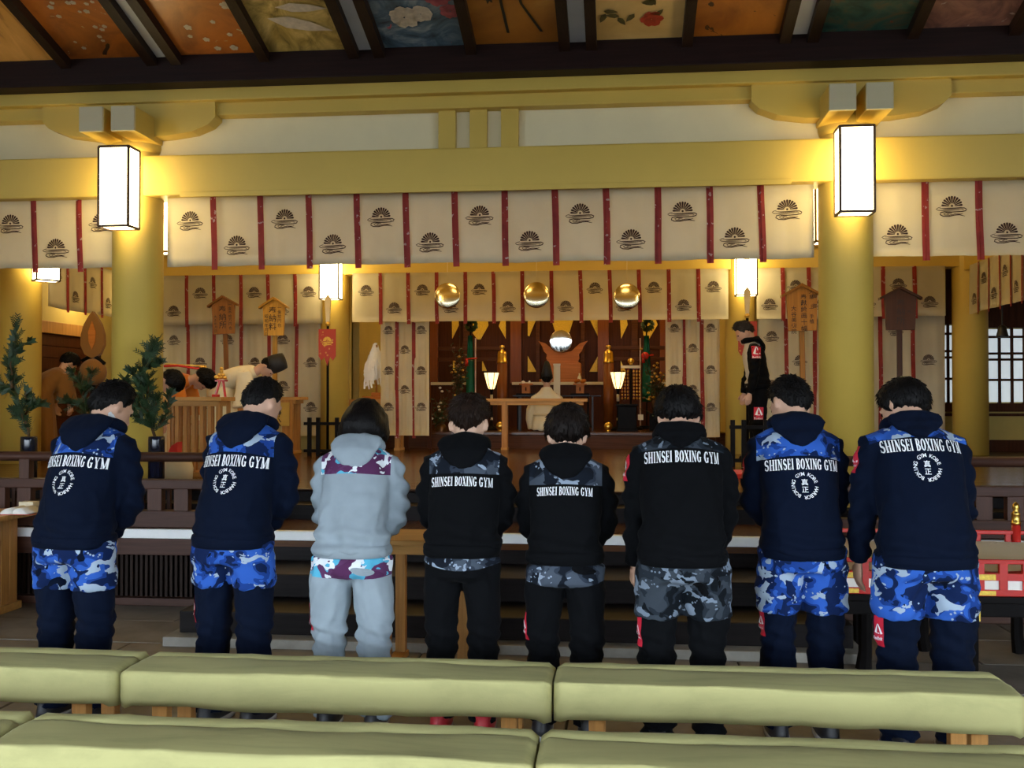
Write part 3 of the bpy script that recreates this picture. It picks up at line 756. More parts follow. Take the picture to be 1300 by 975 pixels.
# ------------------------------------------------------------------ people
M['skin'] = flat('skin', (0.52, 0.30, 0.20), 0.55, var=0.07, scale=10)
M['skin_pale'] = flat('skin_pale', (0.58, 0.36, 0.25), 0.55, var=0.07, scale=10)
M['white_shirt'] = cloth_mat('white_shirt', (0.62, 0.64, 0.66))
def hair_mat(name, c):
    m, nt, b = new_mat(name)
    n = tex_noise(nt, coords(nt, (90, 12, 26)), 3.0, 3.0)
    nt.links.new(ramp(nt, n, [(0.3, tuple(x * 0.4 for x in c)), (0.75, c)]), b.inputs['Base Color'])
    b.inputs['Roughness'].default_value = 0.5; b.inputs['Specular IOR Level'].default_value = 0.14
    bump(nt, b, n, 0.6, 0.006)
    return m
M['hair_black'] = hair_mat('black_hair', (0.006, 0.005, 0.005))
M['hair_brown'] = hair_mat('brown_hair', (0.026, 0.013, 0.008))
M['hair_darkbrown'] = hair_mat('dark_brown_hair', (0.014, 0.009, 0.007))
M['hair_grey'] = hair_mat('greying_hair', (0.06, 0.05, 0.045))
M['eye'] = flat('eye', (0.02, 0.015, 0.012), 0.2, var=0.1)
M['shoe'] = flat('black_shoe', (0.015, 0.015, 0.018), 0.5, var=0.2)
M['shoe_red'] = flat('red_shoe', (0.45, 0.02, 0.03), 0.5, var=0.2)
M['sole'] = flat('shoe_sole', (0.35, 0.35, 0.36), 0.7, var=0.1)
M['print_white'] = flat('white_print', (0.80, 0.82, 0.84), 0.6, var=0.03)
M['patch_red'] = flat('red_patch', (0.55, 0.01, 0.035), 0.6, var=0.06)
M['neon'] = flat('yellow_label_print', (0.65, 0.62, 0.05), 0.6, var=0.1)

PAL = {
 'blue': [(0.005, 0.014, 0.060), (0.012, 0.045, 0.22), (0.028, 0.10, 0.42), (0.32, 0.40, 0.50)],
 'grey': [(0.008, 0.011, 0.018), (0.030, 0.040, 0.060), (0.062, 0.078, 0.105), (0.27, 0.33, 0.42)],
 'dkgrey': [(0.005, 0.007, 0.010), (0.018, 0.024, 0.033), (0.038, 0.048, 0.062), (0.17, 0.21, 0.27)],
 'teal': [(0.085, 0.026, 0.080), (0.10, 0.035, 0.10), (0.09, 0.40, 0.58), (0.70, 0.74, 0.78)],
}
def camo_nodes(nt, pal, seed, scale=1.3):
    p = PAL[pal]; v = coords(nt, (scale, scale * 0.7, scale * 1.15), (seed, seed * 0.6, -seed))
    n1 = tex_noise(nt, v, 7.5, 2.2, 0.55, 0.5)
    c = ramp(nt, n1, [(0.0, p[0]), (0.45, p[1]), (0.52, p[2])], 'CONSTANT')
    v2 = coords(nt, (scale, scale * 0.7, scale * 1.3), (seed + 5.3, 2.2, seed)); n2 = tex_noise(nt, v2, 8.5, 2.5, 0.6, 0.4)
    c = mix_rgb(nt, math_node(nt, 'GREATER_THAN', n2, 0.575), c, p[3])
    v3 = coords(nt, (scale, scale, scale), (1.7, seed, 0.3)); n3 = tex_noise(nt, v3, 8.0, 2.0, 0.5, 0.5)
    c = mix_rgb(nt, math_node(nt, 'GREATER_THAN', n3, 0.62), c, p[0])
    vo = nt.nodes.new('ShaderNodeTexVoronoi'); vo.inputs['Scale'].default_value = 48.0
    nt.links.new(coords(nt, (1, 1, 1), (seed, 0, 0)), vo.inputs['Vector'])
    spot = math_node(nt, 'LESS_THAN', vo.outputs['Distance'], 0.24)
    n4 = tex_noise(nt, coords(nt, (1, 1, 1), (seed + 9, 1, 1)), 10.0, 1.0)
    spot = math_node(nt, 'MULTIPLY', spot, math_node(nt, 'GREATER_THAN', n4, 0.60))
    return mix_rgb(nt, spot, c, p[3])
def garment(name, plain, pal=None, seed=0.0, zmin=0.0, xmax=1.0, curve=0.0, zmax=9.0, front=None):
    """fabric of one colour; above the sewn line z = zmin the cloth is camouflage print"""
    m, nt, b = new_mat(name)
    n = tex_noise(nt, coords(nt), 9.0, 3.0); nf = tex_noise(nt, coords(nt), 320.0, 1.0)
    c = ramp(nt, n, [(0.3, tuple(x * 0.86 for x in plain)), (0.7, plain)])
    tc = nt.nodes.new('ShaderNodeTexCoord'); sp = nt.nodes.new('ShaderNodeSeparateXYZ'); nt.links.new(tc.outputs['Object'], sp.inputs[0])
    if pal:
        x, z = sp.outputs[0], sp.outputs[2]
        lim = math_node(nt, 'ADD', math_node(nt, 'MULTIPLY', math_node(nt, 'MULTIPLY', x, x), curve), zmin)
        mk = math_node(nt, 'MULTIPLY', math_node(nt, 'GREATER_THAN', z, lim), math_node(nt, 'LESS_THAN', math_node(nt, 'ABSOLUTE', x), xmax))
        mk = math_node(nt, 'MULTIPLY', mk, math_node(nt, 'LESS_THAN', z, zmax))
        c = mix_rgb(nt, mk, c, camo_nodes(nt, pal, seed))
    if front:
        mk = math_node(nt, 'GREATER_THAN', sp.outputs[1], front[0])
        mk = math_node(nt, 'MULTIPLY', mk, math_node(nt, 'LESS_THAN', math_node(nt, 'ABSOLUTE', sp.outputs[0]), 0.12))
        c = mix_rgb(nt, mk, c, front[1])
    nt.links.new(c, b.inputs['Base Color']); b.inputs['Roughness'].default_value = 0.85
    b.inputs['Sheen Weight'].default_value = 0.012; b.inputs['Specular IOR Level'].default_value = 0.08
    bump(nt, b, nf, 0.12, 0.0015)
    return m

# ---- serif lettering, built stroke by stroke (unit height)
def vstroke(out, pts, wd):
    P_ = [Vector(p) for p in pts]; prev = None
    if not hasattr(wd, '__len__'): wd = [wd] * len(P_)
    wd = [w_ * 1.02 + 0.004 for w_ in wd]
    for i, p in enumerate(P_):
        t = P_[min(i + 1, len(P_) - 1)] - P_[max(i - 1, 0)]; t.normalize(); n_ = Vector((-t.y, t.x)) * wd[i]
        cur = (p + n_, p - n_)
        if prev: out.append((prev[0], cur[0], cur[1], prev[1]))
        prev = cur
def serif(out, x, y, w=0.15): vstroke(out, [(x - w, y), (x + w, y)], 0.028)
def arc(cx, cy, rx, ry, a0, a1, n=10):
    return [(cx + rx * math.cos(R(a0 + (a1 - a0) * i / n)), cy + ry * math.sin(R(a0 + (a1 - a0) * i / n))) for i in range(n + 1)]
def glyph(ch):
    o = []; T, t = 0.085, 0.03
    if ch == 'S':
        pts = arc(0.25, 0.73, 0.17, 0.235, 30, 270, 10)[:-1] + arc(0.25, 0.26, 0.18, 0.235, 90, -150, 10)
        k = len(pts); vstroke(o, pts, [0.03 + 0.055 * math.sin(PI * i / (k - 1)) ** 1.0 for i in range(k)])
        vstroke(o, [(0.41, 0.97), (0.41, 0.74)], 0.02); vstroke(o, [(0.07, 0.03), (0.07, 0.28)], 0.02); return o, 0.5
    if ch == 'H':
        for x in (0.13, 0.50): vstroke(o, [(x, 0), (x, 1)], T); serif(o, x, 0.028, 0.13); serif(o, x, 0.972, 0.13)
        vstroke(o, [(0.13, 0.5), (0.5, 0.5)], t); return o, 0.64
    if ch == 'I':
        vstroke(o, [(0.13, 0), (0.13, 1)], T); serif(o, 0.13, 0.028, 0.13); serif(o, 0.13, 0.972, 0.13); return o, 0.28
    if ch == 'N':
        vstroke(o, [(0.11, 0), (0.11, 1)], t); vstroke(o, [(0.53, 0), (0.53, 1)], t); vstroke(o, [(0.12, 0.97), (0.52, 0.03)], T)
        serif(o, 0.11, 0.028, 0.11); serif(o, 0.08, 0.972, 0.10); serif(o, 0.53, 0.972, 0.11); return o, 0.65
    if ch == 'E':
        vstroke(o, [(0.13, 0), (0.13, 1)], T)
        for y, x1 in ((0.028, 0.47), (0.5, 0.38), (0.972, 0.45)): vstroke(o, [(0.02, y) if y != 0.5 else (0.13, y), (x1, y)], t)
        vstroke(o, [(0.46, 0.0), (0.46, 0.25)], 0.022); vstroke(o, [(0.44, 1.0), (0.44, 0.76)], 0.022); vstroke(o, [(0.37, 0.39), (0.37, 0.61)], 0.022); return o, 0.53
    if ch == 'B':
        vstroke(o, [(0.13, 0), (0.13, 1)], T); serif(o, 0.1, 0.028, 0.1); serif(o, 0.1, 0.972, 0.1)
        for cy, ry, rx in ((0.74, 0.235, 0.2), (0.26, 0.24, 0.24)):
            pts = [(0.14, cy + ry)] + arc(0.22, cy, rx, ry, 90, -90, 8) + [(0.14, cy - ry)]; k = len(pts)
            vstroke(o, pts, [0.028 + 0.055 * math.sin(PI * i / (k - 1)) ** 2 for i in range(k)])
        return o, 0.56
    if ch == 'O':
        pts = arc(0.30, 0.5, 0.22, 0.465, 0, 360, 22); k = len(pts)
        vstroke(o, pts, [0.03 + 0.06 * abs(math.cos(2 * PI * i / (k - 1))) for i in range(k)]); return o, 0.62
    if ch == 'X':
        vstroke(o, [(0.10, 0.97), (0.50, 0.03)], T); vstroke(o, [(0.49, 0.97), (0.10, 0.03)], t)
        for x in (0.10, 0.49): serif(o, x, 0.028, 0.12); serif(o, x, 0.972, 0.12)
        return o, 0.61
    if ch == 'G':
        pts = arc(0.30, 0.5, 0.22, 0.465, 40, 318, 16); k = len(pts)
        vstroke(o, pts, [0.03 + 0.06 * abs(math.cos(R(40 + 278 * i / (k - 1)))) for i in range(k)])
        vstroke(o, [(0.48, 0.05), (0.48, 0.45)], 0.075); serif(o, 0.46, 0.45, 0.14); vstroke(o, [(0.47, 0.97), (0.47, 0.72)], 0.022); return o, 0.64
    if ch == 'Y':
        vstroke(o, [(0.09, 0.97), (0.30, 0.46)], 0.075); vstroke(o, [(0.50, 0.97), (0.31, 0.46)], t); vstroke(o, [(0.30, 0), (0.30, 0.48)], T)
        serif(o, 0.30, 0.028, 0.15); serif(o, 0.10, 0.972, 0.12); serif(o, 0.49, 0.972, 0.11); return o, 0.6
    if ch == 'M':
        vstroke(o, [(0.10, 0), (0.10, 1)], t); vstroke(o, [(0.62, 0), (0.62, 1)], T); vstroke(o, [(0.11, 0.97), (0.34, 0.03)], 0.075); vstroke(o, [(0.58, 0.97), (0.35, 0.03)], t)
        for x in (0.10, 0.62): serif(o, x, 0.028, 0.11); serif(o, x, 0.972, 0.10)
        return o, 0.76
    return o, 0.24
def lettering(text):
    """quads in a strip one unit tall, centred on x"""
    quads = []; x = 0.0
    for ch in text:
        q, adv = glyph(ch)
        for f in q: quads.append([(p[0] + x, p[1]) for p in f])
        x += adv + 0.08
    x -= 0.08
    return [[(a - x / 2, b - 0.5) for a, b in f] for f in quads], x
LET, LETW = lettering('SHINSEI BOXING GYM')
def font_tris(s, size=1.0):
    """triangles of a text in the built-in font, centred"""
    cu = bpy.data.curves.new('t', 'FONT'); cu.body = s; cu.size = size; cu.align_x = 'CENTER'; cu.align_y = 'CENTER'; cu.resolution_u = 2; cu.offset = 0.010
    o = bpy.data.objects.new('t', cu); col.objects.link(o); dg = bpy.context.evaluated_depsgraph_get()
    me = bpy.data.meshes.new_from_object(o.evaluated_get(dg), depsgraph=dg)
    fs = [[(me.vertices[i].co.x, me.vertices[i].co.y) for i in p.vertices] for p in me.polygons]
    bpy.data.objects.remove(o); bpy.data.curves.remove(cu); bpy.data.meshes.remove(me)
    return fs
_fc = {}
def ftris(s):
    if s not in _fc: _fc[s] = font_tris(s)
    return _fc[s]
def centre(fs):
    xs = [p[0] for f in fs for p in f]; ys = [p[1] for f in fs for p in f]
    cx, cy = (min(xs) + max(xs)) / 2, (min(ys) + max(ys)) / 2
    return [[(a - cx, b - cy) for a, b in f] for f in fs]
def emblem_faces():
    out = []
    s = 'BOXING GYM KOBE HARBOR '
    for i, ch in enumerate(s):
        if ch == ' ': continue
        a = R(238 - i * 360 / len(s)); ca, sa = math.cos(a), math.sin(a)
        for f in centre(ftris(ch)):
            out.append([((0.84 + 0.36 * p[1]) * ca + 0.36 * p[0] * sa, (0.84 + 0.36 * p[1]) * sa - 0.36 * p[0] * ca) for p in f])
    for ch, dy in (('真', 0.25), ('正', -0.27)):
        for f in centre(ftris(ch)): out.append([(p[0] * 0.50, p[1] * 0.48 + dy) for p in f])
    return out
EMB = emblem_faces()
def project(bvh, pts_fn, faces, origin, direc, off=0.004):
    """lay flat print onto a garment: faces are 2-D, pts_fn maps them to start points"""
    bm = bmesh.new(); d = Vector(direc).normalized()
    for f in faces:
        vs_ = []
        for p in f:
            q = pts_fn(p); hit = bvh.ray_cast(q - d * 0.8, d)
            if hit[0] is None: vs_ = None; break
            n_ = hit[1] if hit[1].dot(d) < 0 else -hit[1]
            vs_.append(hit[0] + n_ * off)
        if vs_:
            try: bm.faces.new([bm.verts.new(v) for v in vs_])
            except ValueError: pass
    return bm
def grid_faces(w_, h_, nx, ny):
    return [[((i + a) / nx * w_ - w_ / 2, (j + b) / ny * h_ - h_ / 2) for a, b in ((0, 0), (1, 0), (1, 1), (0, 1))] for j in range(ny) for i in range(nx)]
def patch(root_part, bvh, c, direc, w_=0.045, h_=0.12):
    d = Vector(direc).normalized(); u = Vector((0, 0, 1)).cross(d); u = -u if u.length else u; u = d.cross(Vector((0, 0, 1))).normalized()
    c = Vector(c); fn = lambda p: c + u * p[0] + Vector((0, 0, p[1]))
    o = obj('red_patch', project(bvh, fn, grid_faces(w_, h_, 4, 8), c, d, 0.003), M['patch_red'], root_part, True)
    k = w_ * 0.9; fs = []
    A, B, C_ = (-0.32, -0.12), (0.0, 0.75), (0.36, -0.12)
    vstroke(fs, [(-0.30, -0.22), (-0.06, 0.72)], [0.13, 0.02]); vstroke(fs, [(0.0, 0.70), (0.36, -0.22)], [0.03, 0.12]); vstroke(fs, [(-0.16, -0.2), (0.1, -0.2)], [0.02, 0.06])
    fs = [[(p[0] * k, p[1] * k) for p in f] for f in fs]
    for f in centre(ftris('Reebok')): fs.append([(p[0] * k * 0.32, p[1] * k * 0.42 - k * 0.62) for p in f])
    obj('logo', project(bvh, fn, fs, c, d, 0.006), M['print_white'], o)

def make_hand(bm, wrist, direc, back, thumb, s=1.0, curl=0.35):
    """palm, four unequal bent fingers and a thumb leaving the side of the palm"""
    d = Vector(direc).normalized(); bk = Vector(back); bk = (bk - d * bk.dot(d)).normalized(); sd = d.cross(bk) * (1 if thumb > 0 else -1)
    w0 = Vector(wrist); inn = -bk
    tube(bm, [w0 - d * 0.03, w0, w0 + d * 0.03 * s, w0 + d * 0.07 * s, w0 + d * 0.088 * s], [0.024 * s, 0.025 * s, 0.036 * s, 0.040 * s, 0.034 * s], 12, 0.42, bk)
    for i, (off, L) in enumerate(((0.028, 0.068), (0.0095, 0.078), (-0.0095, 0.072), (-0.028, 0.056))):
        b0 = w0 + d * 0.078 * s + sd * off * s; pts = [b0 - d * 0.02]; a = 0.12; p = b0; dirv = d
        for k in range(3):
            a += curl; dirv = d * math.cos(a) + inn * math.sin(a); pts.append(p); p = p + dirv * L * s * (0.42, 0.32, 0.26)[k]
        pts.append(p); tube(bm, pts, [0.0098 * s, 0.0096 * s, 0.009 * s, 0.0084 * s, 0.0065 * s], 8)
    t0 = w0 + d * 0.028 * s + sd * 0.028 * s
    tube(bm, [t0 - sd * 0.012, t0 + sd * 0.012 * s + d * 0.012 * s, t0 + sd * 0.026 * s + d * 0.038 * s + inn * 0.008, t0 + sd * 0.026 * s + d * 0.062 * s + inn * 0.018], [0.012 * s, 0.0125 * s, 0.0105 * s, 0.0075 * s], 8)

HRX, HRY, HRZ = 0.0765, 0.095, 0.115
def head_shape(v):
    x, y, z = v
    k = 1.0
    if z < 0: k = 1 - 0.30 * (-z) ** 1.6
    yy = y * HRY * (1 - 0.10 * max(0, -z) ** 2) + (0.014 * max(0, -z) if y > 0 else 0.012 * max(0, -z))
    return Vector((x * HRX * k, yy, z * HRZ))
def add_head(bm, HM):
    r = bmesh.ops.create_uvsphere(bm, u_segments=28, v_segments=20, radius=1.0)
    for v in r['verts']: v.co = HM @ head_shape(v.co)
    R3 = HM.to_3x3()
    for c, rr in (((0, 0.098, -0.018), (0.014, 0.019, 0.024)), ((0, 0.093, 0.006), (0.009, 0.012, 0.022)), ((0, 0.085, -0.088), (0.030, 0.022, 0.020)),
                  ((0, 0.097, -0.055), (0.023, 0.010, 0.0065)), ((0, 0.096, -0.066), (0.019, 0.010, 0.0065)), ((0.03, 0.082, 0.027), (0.024, 0.012, 0.007)), ((-0.03, 0.082, 0.027), (0.024, 0.012, 0.007))):
        ellipsoid(bm, HM @ Vector(c), rr, R3, 12, 8)
    for s in (-1, 1):
        ellipsoid(bm, HM @ Vector((s * 0.081, -0.008, -0.012)), (0.010, 0.021, 0.034), R3 @ Matrix.Rotation(R(s * 22), 3, 'Z'), 12, 8)
def hair_mesh(HM, style, seed):
    """shell over the skull that dives under the skin along the hairline"""
    bm = bmesh.new(); r = bmesh.ops.create_uvsphere(bm, u_segments=72, v_segments=48, radius=1.0)
    st = style; keep = {}
    for v in r['verts']:
        d = v.co.normalized(); az = math.atan2(d.x, d.y); el = math.degrees(math.asin(max(-1, min(1, d.z)))); aa = abs(math.degrees(az))
        # hairline elevation by azimuth: front, temple, above the ear, nape
        line = st['front'] if aa < 45 else (st['front'] + (st['side'] - st['front']) * (aa - 45) / 40 if aa < 85 else (st['side'] if aa < 112 else st['side'] + (st['nape'] - st['side']) * min(1, (aa - 112) / 30)))
        if st.get('vnape') and aa > 150: line -= st['vnape'] * (aa - 150) / 30
        line += 6.0 * nz((d.x * 5, d.y * 5, 0), 2.0, seed)
        k = sstep(line - 10, line + 9, el)
        th = st['thick'] * (0.55 + 0.45 * sstep(line, line + 35, el)) + st.get('top', 0) * sstep(20, 70, el) + st.get('back', 0) * sstep(110, 150, aa) * sstep(-40, 0, el) * (1 - sstep(30, 70, el))
        ridge = 0.0045 * nz((az * 9, el * 0.03, seed), 2.0, seed) + 0.004 * nz((az * 26, el * 0.06, seed), 1.0, seed + 3)
        spike = st.get('spike', 0) * abs(nz((d.x * 9, d.y * 9, d.z * 9), 2.2, seed + 8)) * sstep(10, 40, el)
        p = head_shape(v.co); L = p.length; p = p / L * (L * (1 - 0.07 * (1 - k)) + k * (th + ridge + spike))
        if st.get('bob') and el < 12 and aa > 55:
            q = sstep(12, -30, el); p.x *= 1 + 0.26 * q; p.y = p.y * (1 + 0.12 * q) - 0.012 * q; p.z -= 0.012 * q
        v.co = HM @ p; keep[v] = k * sstep(line + 2, line + 14, el)
    rr = random.Random(int(seed * 100)); cand = [v.co.copy() for v in r['verts'] if keep.get(v, 0) > 0.75]; c0 = HM @ Vector((0, 0, -0.02)); crown = HM @ Vector((0, -0.05, 0.12)); ll = st.get('lock', 0.034)
    for q in range(st.get('locks', 900)):
        b0 = rr.choice(cand); o_ = (b0 - c0).normalized(); dn = (b0 - crown); dn = dn - o_ * dn.dot(o_)
        if dn.length < 1e-4: continue
        dn.normalize(); dv = (dn * 1.0 + o_ * st.get('lift', 0.35) + Vector((rr.uniform(-1, 1), rr.uniform(-1, 1), rr.uniform(-1, 1))) * st.get('mess', 0.3)).normalized()
        sd = dv.cross(o_).normalized() * rr.uniform(0.003, 0.006); L = ll * rr.uniform(0.6, 1.3); b1 = b0 - o_ * 0.004
        t = [bm.verts.new(x) for x in (b1 + sd, b1 - sd, b1 + o_ * 0.006, b1 + dv * L)]
        for f in ((0, 1, 3), (1, 2, 3), (2, 0, 3)): bm.faces.new([t[i] for i in f])
    return bm
HS = {
 'fade': dict(lock=0.014, lift=0.35, front=38, side=2, nape=-26, thick=0.012, top=0.012, spike=0.008),
 'crop': dict(lock=0.020, lift=0.28, front=38, side=-2, nape=-30, thick=0.018, top=0.014, spike=0.010),
 'bob': dict(locks=0, front=30, side=-60, nape=-62, thick=0.030, top=0.0, bob=True, back=0.012),
 'vnape': dict(lift=0.15, mess=0.2, front=34, side=4, nape=-18, thick=0.022, top=0.006, vnape=14, spike=0.008, back=0.008),
 'mop': dict(lift=0.05, mess=0.12, lock=0.026, front=25, side=-10, nape=-34, thick=0.032, top=0.006, back=0.010, spike=0.008),
 'bowl': dict(lift=0.04, mess=0.08, lock=0.02, front=25, side=-18, nape=-28, thick=0.030, top=0.002, back=0.006, spike=0.004),
 'elder': dict(front=42, side=0, nape=-26, thick=0.014, top=0.008, spike=0.01),
}
def person(label, loc, rz=0.0, S=1.0, G=1.0, lean=20.0, nod=38.0, yaw=0.0, roll=0.0, hoodie=None, pants=None, shorts=None, hair='crop', hairc='hair_black',
           arms=('front', 'front'), hem=0.815, text_z=None, text_w=0.335, emblem_z=None, shorts_z=0.62, hood=True, patches=(), skin='skin', seed=1.0,
           shoe='shoe', legw=1.0, fold=1.5, shirt=None, group=None, cat='person', hood_m=None, pocket=None, hood_inner=None, hl=1.0):
    root = empty('person', loc, rz, label, cat, group)
    # spine polyline
    pts = []; y, z = 0.0, 0.90 * S; ds = 0.01 * S
    for i in range(75):
        s = i * 0.01; a = R(lean) * min(1.0, s / 0.16) + R(14) * sstep(0.34, 0.56, s) * (lean / 20.0) ** 0.5; pts.append((y, z, a)); y += math.sin(a) * ds; z += math.cos(a) * ds
    def sp(s):
        if s <= 0: return Vector((0, 0, 0.90 * S + s * S)), 0.0
        f = s / 0.01; i = min(73, int(f)); t = min(1.0, f - i); A, B = pts[i], pts[i + 1]
        return Vector((0, A[0] + (B[0] - A[0]) * t, A[1] + (B[1] - A[1]) * t)), A[2]
    nb, na = sp(0.535)
    # head frame
    hc = sp(0.565)[0] + Vector((0, math.sin(R(nod)) * 0.095, math.cos(R(nod)) * 0.085 + 0.004))
    HM = Matrix.Translation(hc) @ Matrix.Rotation(-R(nod), 4, 'X') @ Matrix.Rotation(R(yaw), 4, 'Z') @ Matrix.Rotation(R(roll), 4, 'Y') @ Matrix.Scale(1.04 * (0.9 + 0.1 * S), 4)
    # limbs
    sh = {}; el = {}; wr = {}
    for k, s in enumerate((-1, 1)):
        c, a = sp(0.435); sh[s] = c + Vector((s * 0.160 * G, 0.0, 0)); e_out = 0.232 * G
        el[s] = sh[s] + Vector((s * 0.036 * G, 0.015, -0.275 * S))
        if arms[k] == 'front': wr[s] = el[s] + Vector((-s * 0.150 * G, 0.075, -0.155 * S))
        elif arms[k] == 'mid': wr[s] = el[s] + Vector((-s * 0.045, 0.12, -0.20 * S))
        else: wr[s] = el[s] + Vector((s * 0.010, 0.055, -0.235 * S))
    leg = 0.108 * G * legw
    # body: one continuous surface
    bm = bmesh.new(); add_head(bm, HM)
    tube(bm, [sp(0.50)[0], sp(0.56)[0], HM @ Vector((0, -0.028, -0.055)), HM @ Vector((0, -0.012, -0.01))], [0.068, 0.056, 0.055, 0.05], 16)
    loft(bm, [(sp(q)[0], rx * G, rd * G, sp(q)[1], 2.2) for q, rx, rd in ((-0.12, .10, .08), (0, .15, .10), (0.14, .13, .09), (0.3, .15, .10), (0.44, .15, .09), (0.53, .07, .06))], 20)
    for k, s in enumerate((-1, 1)):
        tube(bm, [sp(0.45)[0], sh[s], el[s], wr[s]], [0.05, 0.048, 0.036, 0.026], 12)
        d = (wr[s] - el[s]).normalized()
        if arms[k] == 'front': make_hand(bm, wr[s], d, (s * 0.5, 0.6, 0.5), s, 0.97, 0.3)
        else: make_hand(bm, wr[s], (d + Vector((0, 0, -0.8))).normalized(), (s * 1.0, -0.15, 0), 1 if s < 0 else -1, 0.98, 0.22)
        tube(bm, [(s * leg * 0.8, 0, 0.86 * S), (s * leg, 0.0, 0.66 * S), (s * leg, 0.012, 0.46 * S), (s * leg, -0.01, 0.25 * S), (s * leg, -0.005, 0.06)], [0.075, 0.07, 0.052, 0.046, 0.034], 12)
        tube(bm, [(s * leg, -0.03, 0.045), (s * (leg + 0.01), 0.06, 0.04), (s * (leg + 0.015), 0.15, 0.03)], [0.032, 0.034, 0.02], 10)
    me = remesh(bm, 0.0072 if 'down' in arms else 0.0095, smooth_it=1)
    body = mesh_obj('body', me, M[skin], root)
    bm = bmesh.new()
    for s in (-1, 1): ellipsoid(bm, HM @ Vector((s * 0.031, 0.081, 0.012)), (0.012, 0.012, 0.008), HM.to_3x3(), 10, 8)
    obj('eyes', bm, M['eye'], body, True)
    obj('hair', hair_mesh(HM, HS[hair], seed), M[hairc], root, True)
    # trousers
    bm = bmesh.new()
    loft(bm, [((0, 0, zz * S), rx * G, rd * G, 0, 2.5) for zz, rx, rd in ((0.96, .125, .085), (0.90, .142, .100), (0.84, .172, .128), (0.78, .172, .125), (0.755, .12, .09))], 28)
    for s in (-1, 1):
        tube(bm, [(s * leg * 0.86, 0.0, 0.86 * S), (s * leg * 0.93, 0.0, 0.74 * S), (s * leg, 0.006, 0.58 * S), (s * leg, 0.012, 0.46 * S), (s * leg, 0.0, 0.28 * S), (s * leg, -0.006, 0.13 * S), (s * leg, -0.006, 0.065)],
             [x * G * legw for x in (0.098, 0.097, 0.088, 0.080, 0.074, 0.068, 0.066)], 18)
    def pf(co, n_):
        zc = co.z / S
        bag = sstep(0.3, 0.08, zc) * 0.007 * math.sin(co.z * 105 + co.x * 14 + seed) + sstep(0.62, 0.46, zc) * sstep(0.34, 0.42, zc) * 0.004 * math.sin(co.z * 95 + co.x * 30 + seed)
        rg = (1 - abs(nz((co.x * 1.3, co.y, co.z * 0.7 + abs(co.x) * 1.1), 7.0, seed + 13))) ** 6 - 0.25
        return fold * (0.004 * rg + bag + 0.005 * nz(co, 9.0, seed) + 0.005 * nz((co.x * 1.5, co.y, co.z * 0.8 + abs(co.x) * 1.2), 16.0, seed + 2))
    tme = remesh(bm, 0.0115, pf, 1)
    tr = mesh_obj('trousers', tme, pants, root); tb = BVHTree.FromPolygons([v.co for v in tme.vertices], [p.vertices for p in tme.polygons])
    if shorts:
        bm = bmesh.new()
        loft(bm, [((0, 0, zz * S), rx * G, rd * G, 0, 2.5) for zz, rx, rd in ((0.93, .158, .112), (0.88, .168, .122), (0.82, .182, .136), (0.77, .184, .136), (0.755, .12, .09))], 28)
        for s in (-1, 1):
            tube(bm, [(s * leg * 0.88, 0.0, 0.86 * S), (s * leg * 0.92, 0.0, 0.75 * S), (s * leg * 0.98, 0.004, shorts_z * S + 0.05), (s * leg * 0.98, 0.006, shorts_z * S)], [x * G * legw for x in (0.105, 0.106, 0.103, 0.100)], 22)
        sf = lambda co, n_: 0.008 * nz((co.x, co.y, co.z * 1.6 + abs(co.x) * 2.0), 11.0, seed + 4) + 0.004 * nz(co, 24.0, seed) + 0.003 * math.sin(co.z * 70 + abs(co.x) * 45 + seed)
        sme = remesh(bm, 0.0115, sf, 1); mesh_obj('shorts', sme, shorts, root)
        tb2 = BVHTree.FromPolygons([v.co for v in sme.vertices], [p.vertices for p in sme.polygons])
    else: tb2 = tb
    # hoodie
    bm = bmesh.new(); hs = hem / S - 0.90
    secs = [(hs, .183, .138), (hs + 0.025, .190, .144), (0.03, .184, .136), (0.12, .172, .124), (0.24, .176, .126), (0.34, .180, .130), (0.41, .172, .120), (0.455, .146, .106), (0.495, .108, .088), (0.535, .080, .076)]
    loft(bm, [(sp(q)[0], rx * G, rd * G, sp(q)[1], 2.45) for q, rx, rd in secs], 30)
    for k, s in enumerate((-1, 1)):
        d = (wr[s] - el[s]).normalized(); m1 = (sh[s] + el[s]) / 2 + Vector((s * 0.012, 0, 0))
        tube(bm, [sp(0.455)[0] + Vector((s * 0.085 * G, 0, 0.010)), sh[s], m1, el[s], (el[s] + wr[s]) / 2, wr[s] - d * 0.03, wr[s] + d * 0.0], [x * G for x in (0.062, 0.066, 0.061, 0.057, 0.053, 0.047, 0.042)], 18)
    def hf(co, n_):
        zc = co.z; ax_ = abs(co.x) / G
        low = sstep(hem + 0.20, hem + 0.05, zc) * (1 - sstep(0.17, 0.21, ax_))
        f = 0.0055 * low * math.sin(zc * 82 + 2.2 * nz((co.x, 0, 0), 5.0, seed) + co.x * 6 + seed)
        armf = sstep(0.19, 0.22, ax_) * sstep(hem + 0.02, hem + 0.12, zc)
        f += 0.0045 * armf * math.sin(zc * 75 + co.y * 40 + seed * 2)
        f += 0.008 * nz((co.x * 0.8, co.y, zc * 0.9 - ax_ * 1.3), 8.0, seed + 1) * (1 - 0.6 * sstep(1.1 * S, 1.2 * S, zc)) + 0.003 * nz(co, 22.0, seed + 5)
        rg = (1 - abs(nz((co.x * 1.1, co.y, zc * 0.75 - ax_ * 0.9), 6.5, seed + 11))) ** 6 - 0.25
        f += 0.0045 * rg * (1 - 0.75 * sstep(1.08 * S, 1.18 * S, zc) * (1 - sstep(0.17, 0.2, ax_)))
        return f * fold
    hme = remesh(bm, 0.0115, hf, 1)
